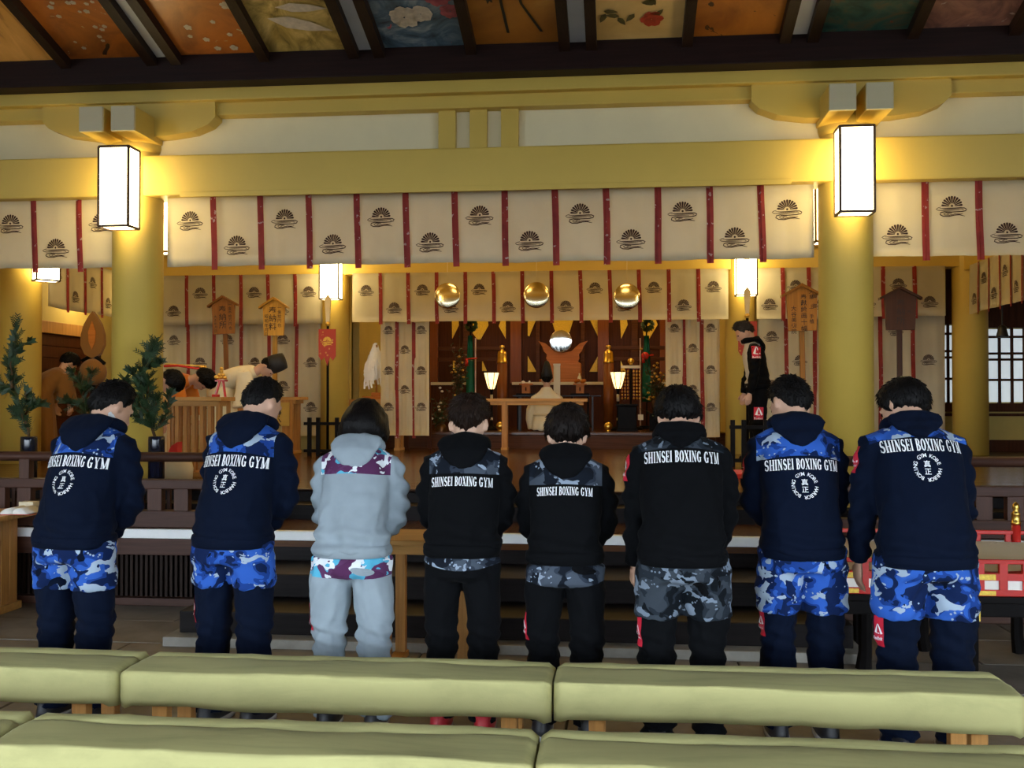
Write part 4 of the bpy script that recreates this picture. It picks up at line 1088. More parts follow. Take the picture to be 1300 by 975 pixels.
    ho = mesh_obj('hoodie', hme, hoodie, root); hb = BVHTree.FromPolygons([v.co for v in hme.vertices], [p.vertices for p in hme.polygons])
    obj('waistband', None or band(sp, hs, S, G), hood_m or hoodie, ho, True)
    if hood:
        bm = bmesh.new(); path = []
        for q, wq, off in ((0.557, .075, 0.030), (0.548, .108, .044), (0.53, .128, .060), (0.49, .138, .055), (0.45, .122, .045), (0.415, .092, .038), (0.38, .055, .030), (0.35, .022, .018)):
            q = 0.545 - (0.545 - q) * hl if q < 0.545 else q; wq *= 0.55 + 0.45 * hl
            c, a = sp(q); rdq = 0.082 if q > 0.5 else (0.10 if q > 0.46 else 0.122)
            bn = Vector((0, -math.cos(a), math.sin(a)))
            path.append((c + bn * (rdq * G - 0.030 + off * 0.6), wq * G, 0.029 if q > 0.4 else 0.018, a, 2.1))
        loft(bm, path[::-1], 24)
        c, a = sp(0.545); ringp = []
        for i in range(25):
            t = 2 * PI * i / 24; lx_, ly_ = 0.092 * G * math.sin(t), -0.085 * math.cos(t)
            ringp.append(c + Vector((lx_, ly_ * math.cos(a), 0.006 - ly_ * math.sin(a) * 0.55)))
        tube(bm, ringp, 0.032, 12)
        me2 = remesh(bm, 0.010, lambda co, n_: 0.006 * nz((co.x, co.y, co.z * 1.3 + abs(co.x) * 1.5), 14.0, seed + 6), 3)
        hd = mesh_obj('hood', me2, hood_m or hoodie, root)
        if hood_inner:
            bm = bmesh.new(); c2 = sp(0.575)[0]
            loft(bm, [(c2 + Vector((0, -0.052, 0.0)), 0.062, 0.04, na, 2.2), (c2 + Vector((0, -0.05, 0.035)), 0.06, 0.032, na, 2.2), (c2 + Vector((0, -0.04, 0.05)), 0.045, 0.02, na, 2.2)], 18)
            obj('hood_lining', bm, hood_inner, hd, True)
    if shirt:
        bm = bmesh.new(); c2 = sp(0.60)[0]; loft(bm, [(c2 + Vector((0, -0.008, -0.03)), 0.062, 0.062, na, 2.2), (c2 + Vector((0, 0.0, 0.012)), 0.060, 0.060, na, 2.2)], 20); obj('shirt_collar', bm, shirt, root, True)
    if text_z:
        k = text_w / LETW; hgt = 0.052 * text_w / 0.35
        fn = lambda p: Vector((p[0] * k, 0, text_z + p[1] * hgt - 0.55 * (p[0] * k) ** 2))
        obj('back_lettering', project(hb, fn, LET, None, (0, 1, 0)), M['print_white'], ho)
    if emblem_z:
        fn = lambda p: Vector((p[0] * 0.060, 0, emblem_z + p[1] * 0.060)); obj('back_emblem', project(hb, fn, EMB, None, (0, 1, 0)), M['print_white'], ho)
    for (kind, c, d, w_, h_) in patches:
        if kind == 'sleeve': patch(ho, hb, c, d, w_, h_)
        else: patch(tr, tb, c, d, w_, h_)
    if pocket:
        cx_, cz_, mt_ = pocket; pts_ = [(0.052 * math.cos(t * PI / 8), 0.017 * math.sin(t * PI / 8) - 0.03 * math.cos(t * PI / 8) * 0.25) for t in range(16)]
        fs = [[(0, 0), pts_[i], pts_[(i + 1) % 16]] for i in range(16)]
        obj('hip_pocket', project(tb2, lambda p: Vector((cx_ + p[0], 0, cz_ + p[1])), fs, None, (0, 1, 0), 0.006), mt_, tr)
    for s in (-1, 1):
        bm = bmesh.new(); x = s * (leg + 0.004)
        loft(bm, [((x, 0.035, 0.022), 0.046, 0.135, 0, 2.6), ((x, 0.035, 0.05), 0.046, 0.132, 0, 2.5), ((x, 0.0, 0.075), 0.042, 0.09, 0, 2.3), ((x, -0.03, 0.105), 0.038, 0.055, 0, 2.2)], 20)
        so = obj('shoe', bm, M[shoe], root, True)
        bm = bmesh.new(); loft(bm, [((x, 0.035, 0.0), 0.047, 0.136, 0, 2.6), ((x, 0.035, 0.024), 0.050, 0.14, 0, 2.6)], 20); obj('sole', bm, M['sole'], so, True)
    return root
def band(sp, hs, S, G):
    bm = bmesh.new()
    loft(bm, [(sp(q)[0], rx * G, rd * G, sp(q)[1], 2.45) for q, rx, rd in ((hs - 0.012, .180, .134), (hs - 0.006, .189, .143), (hs + 0.03, .194, .148), (hs + 0.045, .190, .144))], 36)
    return bm

NAVY = (0.0020, 0.0052, 0.0170); BLK = (0.0028, 0.0032, 0.0042); GRY = (0.28, 0.335, 0.375)
PY = 4.6
def spot(px, Y=PY): return (X_at(px, Y), Y, 0.0)
navy_plain = garment('navy_fleece', NAVY); black_plain = garment('black_fleece', BLK); grey_plain = garment('grey_fleece', GRY)
blueshort = [garment('blue_camouflage_shorts_%d' % i, NAVY, 'blue', 3.0 + 4.1 * i) for i in range(4)]
greyshort = garment('grey_camouflage_shorts', BLK, 'dkgrey', 2.0)
white_line = garment('white_hood_lining', (0.6, 0.64, 0.68))
LS = ('sleeve', (-0.24, 0.14, 1.20), (1, 0.75, 0), 0.05, 0.115)
def thigh(z, x=-0.15, w_=0.042): return ('leg', (x, 0, z), (0.75, 1, 0), w_, 0.125)

person('person in navy hoodie with a white collar, standing beside the book table', spot(96), R(-11), 0.975, 1.02, 22, 36, -20, 0,
       garment('navy_hoodie_a', NAVY, 'blue', 1.0, 1.255, 0.172, -0.9), navy_plain, blueshort[0], 'crop', 'hair_black', text_z=1.215, emblem_z=1.117, hem=0.825,
       hood_m=navy_plain, shirt=M['white_shirt'], seed=1.3, shorts_z=0.635)
person('person in navy hoodie and blue camouflage shorts, beside the person in grey', spot(297), R(-11), 0.985, 0.99, 21, 34, -14, 0,
       garment('navy_hoodie_b', NAVY, 'blue', 5.0, 1.262, 0.175, -0.9), navy_plain, blueshort[1], 'fade', 'hair_black', text_z=1.222, emblem_z=1.129, hem=0.835,
       hood_m=navy_plain, seed=2.6, shorts_z=0.65, patches=(thigh(0.53, -0.17),))
person('person in a light grey hoodie and trousers with teal and purple camouflage', spot(447), 0, 0.915, 0.91, 23, 40, -4, 0,
       garment('grey_hoodie', GRY, 'teal', 2.0, 1.165, 0.165, -0.5), garment('grey_trousers', GRY, 'teal', 7.0, 0.695, 0.3, 0.35), None, 'bob', 'hair_black', hem=0.80,
       hood_m=grey_plain, hood_inner=white_line, seed=3.9, legw=1.08, fold=2.0, patches=(thigh(0.51, -0.17),), pocket=(0.075, 0.735, grey_plain))
person('person in black hoodie with bare nape, between the grey and the shortest figures', spot(587), 0, 0.915, 0.91, 20, 22, 0, 0,
       garment('black_hoodie_a', BLK, 'grey', 3.0, 1.17, 0.162, -0.4), garment('black_trousers_a', BLK, 'grey', 4.0, 0.745, 0.3, 0.9), None, 'vnape', 'hair_brown', text_z=1.135, text_w=0.275, hem=0.81,
       hood_m=black_plain, seed=5.2, legw=0.98, shoe='shoe_red', skin='skin_pale')
person('shortest person, in black hoodie with a curved camouflage hip band', spot(717), 0, 0.885, 0.92, 22, 30, 0, 0,
       garment('black_hoodie_b', BLK, 'grey', 8.0, 1.125, 0.165, -0.5), garment('black_trousers_b', BLK, 'grey', 9.0, 0.675, 0.3, 0.8), None, 'mop', 'hair_darkbrown', text_z=1.095, text_w=0.245, hem=0.785,
       hood_m=black_plain, seed=6.5, legw=1.0, patches=(thigh(0.49, -0.165),), pocket=(0.085, 0.755, black_plain), skin='skin_pale')
person('person in black hoodie and dark grey camouflage shorts, one hand hanging', spot(866, 4.44), 0, 0.962, 0.995, 25, 46, 0, 0,
       garment('black_hoodie_c', BLK, 'dkgrey', 6.0, 1.295, 0.185, -0.8), black_plain, greyshort, 'mop', 'hair_black', text_z=1.258, text_w=0.315, hl=0.65, hem=0.812, arms=('down', 'mid'),
       hood_m=black_plain, seed=7.8, shorts_z=0.60, patches=(LS, thigh(0.515, -0.165)))
person('person in navy hoodie beside the tallest broad-shouldered one', spot(1017, 4.66), R(2), 0.985, 0.965, 21, 36, 24, 0,
       garment('navy_hoodie_c', NAVY, 'blue', 9.0, 1.255, 0.185, -0.9), navy_plain, blueshort[2], 'crop', 'hair_black', text_z=1.218, text_w=0.31, hl=0.85, emblem_z=1.125, hem=0.815,
       hood_m=navy_plain, seed=9.1, shorts_z=0.575, patches=(LS, thigh(0.52, -0.165)))
person('tall broad person in navy hoodie with a bare hand hanging, next to the red stand', spot(1173, 4.48), R(2), 0.99, 1.06, 24, 44, 30, 0,
       garment('navy_hoodie_d', NAVY, 'blue', 12.0, 1.345, 0.205, -0.9), navy_plain, blueshort[3], 'bowl', 'hair_black', text_z=1.310, text_w=0.325, hl=0.62, emblem_z=1.217, hem=0.815, arms=('down', 'mid'),
       hood_m=navy_plain, seed=10.4, shorts_z=0.595, patches=(('sleeve', (-0.26, 0.14, 1.24), (1, 0.75, 0), 0.05, 0.115), thigh(0.53, -0.18, 0.05)))
# ------------------------------------------------------------------ robed figures
def robed(label, loc, rz, lean, nod, robe, skirt, hair='crop', hairc='hair_black', hat=None, S=1.0, sash=None, seed=1.0, orn=False, sleeve_len=0.42):
    root = empty('person', loc, rz, label, 'person')
    pts = []; y, z = -0.08 * math.sin(R(lean)), 0.90 * S
    for i in range(75):
        s = i * 0.01; a = R(lean) * min(1.0, s / 0.14); pts.append((y, z, a)); y += math.sin(a) * 0.01 * S; z += math.cos(a) * 0.01 * S
    def sp(s):
        i = max(0, min(73, int(s / 0.01))); return Vector((0, pts[i][0], pts[i][1] + min(0, s) * S)), (pts[i][2] if s > 0 else 0.0)
    hc = sp(0.60)[0] + Vector((0, math.sin(R(nod)) * 0.10, math.cos(R(nod)) * 0.10))
    HM = Matrix.Translation(hc) @ Matrix.Rotation(-R(nod), 4, 'X')
    bm = bmesh.new(); add_head(bm, HM)
    tube(bm, [sp(0.50)[0], sp(0.57)[0], HM @ Vector((0, -0.028, -0.055)), HM @ Vector((0, -0.012, -0.01))], [0.065, 0.053, 0.052, 0.05], 14)
    loft(bm, [(sp(q)[0], rx, rd, sp(q)[1], 2.2) for q, rx, rd in ((-0.12, .10, .08), (0, .13, .09), (0.14, .12, .08), (0.3, .13, .09), (0.44, .13, .08), (0.53, .06, .05))], 18)
    sh = {}
    for s in (-1, 1):
        sh[s] = sp(0.45)[0] + Vector((s * 0.16, 0, 0)); e = sh[s] + Vector((s * 0.03, 0.03, -0.26 * S)); wr_ = e + Vector((-s * 0.06, 0.05, -0.20 * S))
        tube(bm, [sp(0.44)[0], sh[s], e, wr_], [0.04, 0.036, 0.030, 0.024], 10); make_hand(bm, wr_, (0, 0.2, -1), (s, 0, 0), 1 if s < 0 else -1)
        tube(bm, [(s * 0.08, 0, 0.88 * S), (s * 0.09, 0, 0.48 * S), (s * 0.09, 0, 0.05)], [0.07, 0.05, 0.035], 10); tube(bm, [(s * 0.09, -0.03, 0.04), (s * 0.10, 0.15, 0.03)], [0.032, 0.02], 8)
    body = mesh_obj('body', remesh(bm, 0.010, None, 1), M['skin'], root)
    bm = bmesh.new()
    for s in (-1, 1): ellipsoid(bm, HM @ Vector((s * 0.031, 0.081, 0.012)), (0.012, 0.012, 0.008), HM.to_3x3(), 8, 6)
    obj('eyes', bm, M['eye'], body, True)
    obj('hair', hair_mesh(HM, HS[hair], seed), M[hairc], root, True)
    bm = bmesh.new()
    loft(bm, [(sp(q)[0], rx, rd, sp(q)[1], 2.4) for q, rx, rd in ((-0.10, .18, .14), (0.02, .18, .13), (0.15, .175, .12), (0.3, .185, .125), (0.42, .175, .11), (0.49, .12, .085), (0.545, .068, .066))], 24)
    for s in (-1, 1):
        a0 = sp(0.44)[0] + Vector((s * 0.08, 0, 0)); d0 = sh[s] + Vector((s * 0.03, 0.02, -sleeve_len * S))
        tube(bm, [a0, sh[s], (sh[s] + d0) / 2, d0], [0.08, 0.085, 0.115, 0.15], 14, 0.60, (1, 0, 0))
    rb = mesh_obj('robe', remesh(bm, 0.014, lambda co, n_: 0.010 * nz((co.x, co.y, co.z * 0.5), 9.0, seed) + 0.004 * nz(co, 22.0, seed), 2), robe, root)
    bm = bmesh.new(); n = 44; rings = []
    for zz, rr in ((0.02, 0.235), (0.3, 0.21), (0.6, 0.19), (0.84, 0.17), (0.93, 0.16)):
        rings.append([bm.verts.new((rr * (1 + 0.07 * math.sin(11 * t) * (1 - zz)) * math.cos(t), -0.03 + rr * 0.82 * (1 + 0.07 * math.sin(11 * t) * (1 - zz)) * math.sin(t), zz * S)) for t in [2 * PI * k / n for k in range(n)]])
    ring_faces(bm, rings); obj('skirt', bm, skirt, root, True)
    if sash:
        bm = bmesh.new(); c, a = sp(0.06); loft(bm, [(c, .186, .138, a, 2.4), (sp(0.13)[0], .184, .132, sp(0.13)[1], 2.4)], 24); obj('sash', bm, sash, rb, True)
    if hat == 'cap':
        bm = bmesh.new(); rings = []
        for zz, rx, ry in ((0.04, .088, .108), (0.09, .09, .110), (0.16, .085, .105), (0.205, .074, .094), (0.215, .03, .04)):
            rings.append([bm.verts.new(HM @ Vector((rx * math.cos(2 * PI * k / 24), ry * math.sin(2 * PI * k / 24) - 0.012, zz))) for k in range(24)])
        ring_faces(bm, rings); obj('black_cap', bm, M['black_felt'], root, True)
    if orn:
        bm = bmesh.new()
        tube(bm, [HM @ Vector((0, -0.13, 0.0)), HM @ Vector((0, -0.125, -0.08)), HM @ Vector((0, -0.15, -0.3)), HM @ Vector((0, -0.14, -0.46))], [0.016, 0.012, 0.012, 0.014], 8); obj('hair_ribbon', bm, M['red_lacquer'], root, True)
        bm = bmesh.new()
        for k in range(3): ellipsoid(bm, HM @ Vector((0.015 * (k - 1), -0.145, 0.012 - 0.02 * k)), (0.02, 0.014, 0.018), None, 8, 6)
        tube(bm, [HM @ Vector((0, -0.155, 0.0)), HM @ Vector((0, -0.165, -0.45))], 0.008, 6); obj('hair_ornament', bm, M['gold'], root, True)
    return root
M['black_felt'] = flat('black_felt', (0.012, 0.011, 0.011), 0.7, var=0.2)
F = UP_Z
def fl(px, Y, z=None): return (X_at(px, Y), Y, F if z is None else z)
robed('shrine maiden bowing with orange robe and red hair ribbon, beside the priest', fl(203, 11.0), R(-90), 82, 92, M['robe_orange'], M['robe_cream'], 'mop', orn=True, seed=2.0, S=0.90)
robed('bowing maiden in cream robe half hidden by the column and evergreen', fl(160, 10.2), R(-90), 82, 90, M['robe_cream'], M['robe_cream'], 'mop', orn=False, seed=3.0, S=0.86)
robed('priest in white robe and black cap bowing before the crested curtain', fl(287, 11.6), R(-88), 73, 72, M['robe_white'], M['robe_white'], 'crop', hat='cap', seed=4.0, S=0.95)
robed('dim figure in ochre robe standing in front of the boarded door', (-7.16, 12.15, F), R(-25), 50, 50, M['robe_ochre'], M['robe_ochre'], 'mop', seed=5.0, S=0.86)
# seated priest
def seated_priest():
    Y = 15.85; root = empty('person', (X_at(694, Y), Y, DAIS_Z), 0, 'priest in pale yellow robe and tall black hat kneeling before the altar', 'person')
    HM = Matrix.Translation((0, 0.05, 0.80)) @ Matrix.Rotation(-R(12), 4, 'X')
    bm = bmesh.new(); add_head(bm, HM)
    tube(bm, [(0, 0, 0.55), (0, 0.01, 0.66), HM @ Vector((0, -0.02, -0.03))], [0.065, 0.055, 0.052], 12)
    loft(bm, [((0, 0.05, 0.06), .15, .22, 0, 2.3), ((0, 0, 0.2), .14, .12, 0, 2.2), ((0, 0, 0.45), .16, .1, 0, 2.2), ((0, 0, 0.6), .08, .07, 0, 2.2)], 16)
    for s in (-1, 1):
        tube(bm, [(s * 0.12, 0, 0.55), (s * 0.2, 0.0, 0.5), (s * 0.25, 0.05, 0.28), (s * 0.14, 0.24, 0.2)], [0.05, 0.048, 0.038, 0.026], 10); make_hand(bm, (s * 0.14, 0.24, 0.2), (-s * 0.3, 1, -0.2), (0, 0.2, 1), s)
        tube(bm, [(s * 0.12, 0.35, 0.07), (s * 0.12, -0.05, 0.07), (s * 0.08, -0.2, 0.04)], [0.07, 0.06, 0.035], 10)
    body = mesh_obj('body', remesh(bm, 0.011, None, 1), M['skin'], root)
    bm = bmesh.new()
    for s in (-1, 1): ellipsoid(bm, HM @ Vector((s * 0.031, 0.081, 0.012)), (0.012, 0.012, 0.008), HM.to_3x3(), 8, 6)
    obj('eyes', bm, M['eye'], body, True)
    obj('hair', hair_mesh(HM, HS['crop'], 2.2), M['hair_black'], root, True)
    bm = bmesh.new(); rings = []
    for zz, rx, ry, dy in ((0.02, .088, .108, -.01), (0.10, .084, .105, -.015), (0.20, .06, .09, -.03), (0.27, .035, .06, -.045), (0.285, .012, .03, -.05)):
        rings.append([bm.verts.new(HM @ Vector((rx * math.cos(2 * PI * k / 20), ry * math.sin(2 * PI * k / 20) + dy, zz))) for k in range(20)])
    ring_faces(bm, rings); obj('tall_black_hat', bm, M['black_felt'], root, True)
    bm = bmesh.new()
    loft(bm, [((0, 0.04, 0.02), .235, .30, 0, 2.6), ((0, 0.03, 0.14), .22, .27, 0, 2.4), ((0, 0.0, 0.24), .20, .17, 0, 2.3), ((0, 0, 0.42), .215, .15, 0, 2.3), ((0, 0, 0.54), .19, .125, 0, 2.3), ((0, 0.005, 0.62), .11, .09, 0, 2.2), ((0, 0.01, 0.68), .07, .068, 0, 2.2)], 26)
    for s in (-1, 1): tube(bm, [(s * 0.1, 0, 0.55), (s * 0.2, 0.0, 0.50), (s * 0.265, 0.03, 0.33), (s * 0.27, 0.08, 0.18), (s * 0.25, 0.1, 0.04)], [0.085, 0.09, 0.10, 0.11, 0.09], 14, 0.6, (1, 0, 0))
    mesh_obj('robe', remesh(bm, 0.014, lambda co, n_: 0.010 * nz((co.x, co.y, co.z * 0.5), 9.0, 4.4) + 0.006 * math.sin(co.x * 60) * sstep(0.3, 0.0, co.z), 2), M['robe_white'], root)
    bm = bmesh.new(); loft(bm, [((0, 0.0, 0.235), .212, .182, 0, 2.3), ((0, 0.0, 0.275), .212, .175, 0, 2.3)], 26); obj('sash', bm, M['robe_cream'], root, True)
seated_priest()
# man standing at the rear column
person('man in dark tracksuit with pale front stripe standing with bowed head by the rear column', fl(962, 12.0), R(92), 0.985, 0.98, 9, 36, 0, 0,
       garment('black_jacket', BLK, 'dkgrey', 4.0, 1.33, 0.15, 0, 9, (0.075, (0.5, 0.47, 0.40))), garment('black_trousers_c', BLK), None, 'elder', 'hair_grey', hem=0.88, arms=('down', 'down'),
       hood_m=black_plain, seed=12.0, patches=(('sleeve', (-0.26, 0.05, 1.27), (1, 0.0, 0), 0.10, 0.14), ('leg', (-0.2, 0.02, 0.58), (1, 0.0, 0), 0.10, 0.14)))

# ------------------------------------------------------------------ furniture of the hall
def table(label, x0, x1, y0, y1, z0, z1, legs, top_t=0.035, name='offering_table', lw=0.03, mat='hinoki', slats=None, apron=True):
    cx, cy = (x0 + x1) / 2, (y0 + y1) / 2; h, d = (x1 - x0) / 2, (y1 - y0) / 2; H = z1 - z0
    root = empty(name, (cx, cy, z0), 0, label, 'table')
    obj('top', bx(-h, h, -d, d, H - top_t, H, 0.005), M[mat], root)
    if apron: obj('apron', bx(-h + 0.06, h - 0.06, -d + 0.03, d - 0.03, H - top_t - 0.05, H - top_t, 0.003), M[mat], root)
    for lx_ in legs:
        for s in (-1, 1): obj('leg', bx(lx_ - cx - lw, lx_ - cx + lw, s * (d - 0.045) - 0.025, s * (d - 0.045) + 0.025, 0.03, H - top_t, 0.004), M[mat + '_z'] if mat + '_z' in M else M[mat], root)
        obj('foot', bx(lx_ - cx - lw - 0.008, lx_ - cx + lw + 0.008, -d - 0.0, d + 0.0, 0.0, 0.035, 0.004), M[mat], root)
    return root
# wooden stand before the steps
table('pale wooden stand on the paving in front of the dark steps', X_at(474, 5.7), X_at(602, 5.7), 5.46, 5.95, 0.0, 0.74, (X_at(490, 5.5), X_at(588, 5.5)), 0.03)
# book table with boarded end
tx = X_at(48, 6.95)
bt = table('wooden table with boarded end carrying the open book', tx - 1.3, tx, 6.2, 7.02, 0, 0.715, (), 0.035, 'book_table', apron=False)
xe = X_at(22, 6.98)
for k in range(8): obj('board', bx(xe - (tx - 0.65) - 0.03, xe - (tx - 0.65), -0.39 + k * 0.098, -0.39 + k * 0.098 + 0.09, 0.05, 0.68, 0.004), M['hinoki_z'], bt)
for k in range(10): obj('board', bx(-0.60 + k * 0.1, -0.60 + k * 0.1 + 0.092, 0.37, 0.40, 0.05, 0.68, 0.004), M['hinoki_z'], bt)
obj('base', bx(-0.65, xe - (tx - 0.65) + 0.02, -0.42, 0.415, 0.0, 0.055, 0.004), M['hinoki'], bt)
bm = bmesh.new()
def open_book(bm, w_, d_, t):
    n = 10
    for s in (-1, 1):
        top = [(s * w_ * i / n, t * math.sin(PI * min(1, (i / n) * 1.15 + 0.12)) ** 0.7 * (1 - 0.35 * i / n) + 0.004) for i in range(n + 1)]
        poly = top + [(s * w_, 0), (0, 0)]
        a = [bm.verts.new((x, -d_, z)) for x, z in poly]; b = [bm.verts.new((x, d_, z)) for x, z in poly]
        bm.faces.new(a); bm.faces.new(b[::-1])
        for i in range(len(poly)): bm.faces.new((a[i], b[i], b[(i + 1) % len(poly)], a[(i + 1) % len(poly)]))
open_book(bm, 0.125, 0.10, 0.045)
bp = at(27, 646, 6.72); bk = empty('open_book', (X_at(27, 6.72), 6.72, 0.716), R(4), 'open book with white pages on the wooden table', 'book')
obj('pages', bm, M['paper'], bk, True); obj('cover', bx(-0.13, 0.13, -0.105, 0.105, 0.0, 0.004), M['red_lacquer'], bk)
tag(obj('paper_stack', bx(-0.055, 0.055, -0.04, 0.04, 0, 0.06, 0.004), M['ivory'], None, loc=(X_at(37, 6.93), 6.94, 0.716)), 'small cream paper block behind the open book', 'paper')

# ---- red lacquer stand on black table at the right
def red_stand():
    Y0, Y1 = 5.85, 6.45; xa, xb = X_at(1050, 6.0), X_at(1420, 6.0)
    cx = (xa + xb) / 2; h = (xb - xa) / 2; d = (Y1 - Y0) / 2; cy = (Y0 + Y1) / 2
    t = empty('black_table', (cx, cy, 0), 0, 'black lacquer table with splayed legs under the red stand', 'table')
    obj('top', bx(-h, h, -d, d, 0.385, 0.425, 0.006), M['black_lacquer'], t); obj('apron', bx(-h + 0.03, h - 0.03, -d + 0.02, d - 0.02, 0.31, 0.386, 0.006), M['black_lacquer'], t)
    for lx_ in (X_at(1086, Y1) - cx, X_at(1166, Y1) - cx, X_at(1284, Y1) - cx, h - 0.12):
        bm = bmesh.new(); tube(bm, [(lx_, d - 0.06, 0.36), (lx_, d - 0.06, 0.1), (lx_ + 0.012, d - 0.06, 0.0)], [0.034, 0.036, 0.042], 8); obj('leg', bm, M['black_lacquer'], t)
    for lx_ in (X_at(1100, Y0) - cx, X_at(1236, Y0) - cx, h - 0.12):
        bm = bmesh.new(); tube(bm, [(lx_, -d + 0.06, 0.36), (lx_, -d + 0.06, 0.1), (lx_ - 0.01, -d + 0.06, 0.0)], [0.036, 0.038, 0.046], 8); obj('leg', bm, M['black_lacquer'], t)
    for s in (-1, 1): obj('corner_fitting', bx(s * (h - 0.02) - 0.022, s * (h - 0.02) + 0.022, -d - 0.004, -d + 0.05, 0.30, 0.40, 0.004), M['gold_leaf'], t)
    lf = X_at(1238, Y0) - cx; obj('corner_fitting', bx(lf - 0.02, lf + 0.02, -d - 0.004, -d + 0.03, 0.29, 0.40, 0.004), M['gold_leaf'], t)
    r = empty('red_stand', (cx, cy, 0.425), 0, 'red lacquer balustraded stand with gold fittings on the black table', 'stand')
    for z0_, z1_ in ((0.0, 0.035), (0.085, 0.125)):
        for s in (-1, 1): obj('beam', bx(-h + 0.01, h - 0.01, s * (d - 0.03) - 0.015, s * (d - 0.03) + 0.015, z0_, z1_, 0.004), M['red_lacquer'], r)
        for s in (-1, 1): obj('side_beam', bx(s * (h - 0.03) - 0.015, s * (h - 0.03) + 0.015, -d + 0.04, d - 0.04, z0_, z1_, 0.004), M['red_lacquer'], r)
        for k in range(7):
            x = -h + 0.06 + k * (2 * h - 0.12) / 6
            for s in (-1, 1): obj('gold_fitting', bx(max(-h + 0.012, x - 0.045 + 0.09 * 0.5 * s - 0.01), min(h - 0.012, x + 0.035 + 0.045 * s), -d + 0.009, -d + 0.016, z0_ + 0.005, z1_ - 0.005, 0.002), M['gold_leaf'], r) if s > 0 else None
    obj('panel', bx(-h + 0.02, h - 0.02, -d + 0.028, -d + 0.032, 0.035, 0.085), M['paper'], r)
    for k in range(13):
        x = -h + 0.05 + k * (2 * h - 0.1) / 12; obj('stud', bx(x - 0.022, x + 0.022, -d + 0.014, -d + 0.046, 0.03, 0.18, 0.003), M['red_lacquer'], r)
    for s in (-1, 1):
        obj('top_rail', bx(-h, h, s * (d - 0.03) - 0.014, s * (d - 0.03) + 0.014, 0.175, 0.20, 0.006), M['red_lacquer'], r)
    obj('back_rail', bx(-h, h, d - 0.044, d - 0.016, 0.27, 0.295, 0.006), M['red_lacquer'], r)
    for k in range(9):
        x = -h + 0.1 + k * (2 * h - 0.2) / 8; obj('stud', bx(x - 0.015, x + 0.015, d - 0.042, d - 0.018, 0.12, 0.275, 0.003), M['red_lacquer'], r)
    for px in (1085, 1286, 1410):
        x = X_at(px, Y1) - cx; bm = bmesh.new(); lathe(bm, [(0.026, 0.0), (0.026, 0.335)], 16, (x, d - 0.03, 0)); po = obj('post', bm, M['red_lacquer'], r, True)
        bm = bmesh.new(); lathe(bm, [(0.028, 0.33), (0.028, 0.345), (0.024, 0.35), (0.024, 0.39), (0.027, 0.395), (0.018, 0.405), (0.014, 0.415), (0.022, 0.432), (0.016, 0.452), (0.003, 0.465)], 16, (x, d - 0.03, 0)); obj('gold_finial', bm, M['gold'], po, True)
    bm = bmesh.new(); g = []
    for i in range(40):
        x = -h + 0.08 + (2 * h - 0.16) * i / 39
        g.append([bm.verts.new((x, -d + 0.06 + (2 * d - 0.14) * j / 7, 0.135 + 0.10 * (j / 7) ** 1.4 + 0.02 * nz((x, j * 0.3, 0), 3.0, 2.0))) for j in range(8)])
    for i in range(39):
        for j in range(7): bm.faces.new((g[i][j], g[i + 1][j], g[i + 1][j + 1], g[i][j + 1]))
    bmesh.ops.solidify(bm, geom=bm.faces[:], thickness=0.012)
    tag(obj('folded_cloth', bm, M['robe_white'], None, True, (cx, cy, 0.425)), 'rumpled white cloth lying in the red lacquer stand', 'cloth')
    obj('floor_board', bx(-h + 0.02, h - 0.02, -d + 0.04, d - 0.04, 0.10, 0.125), M['red_lacquer'], r)
red_stand()

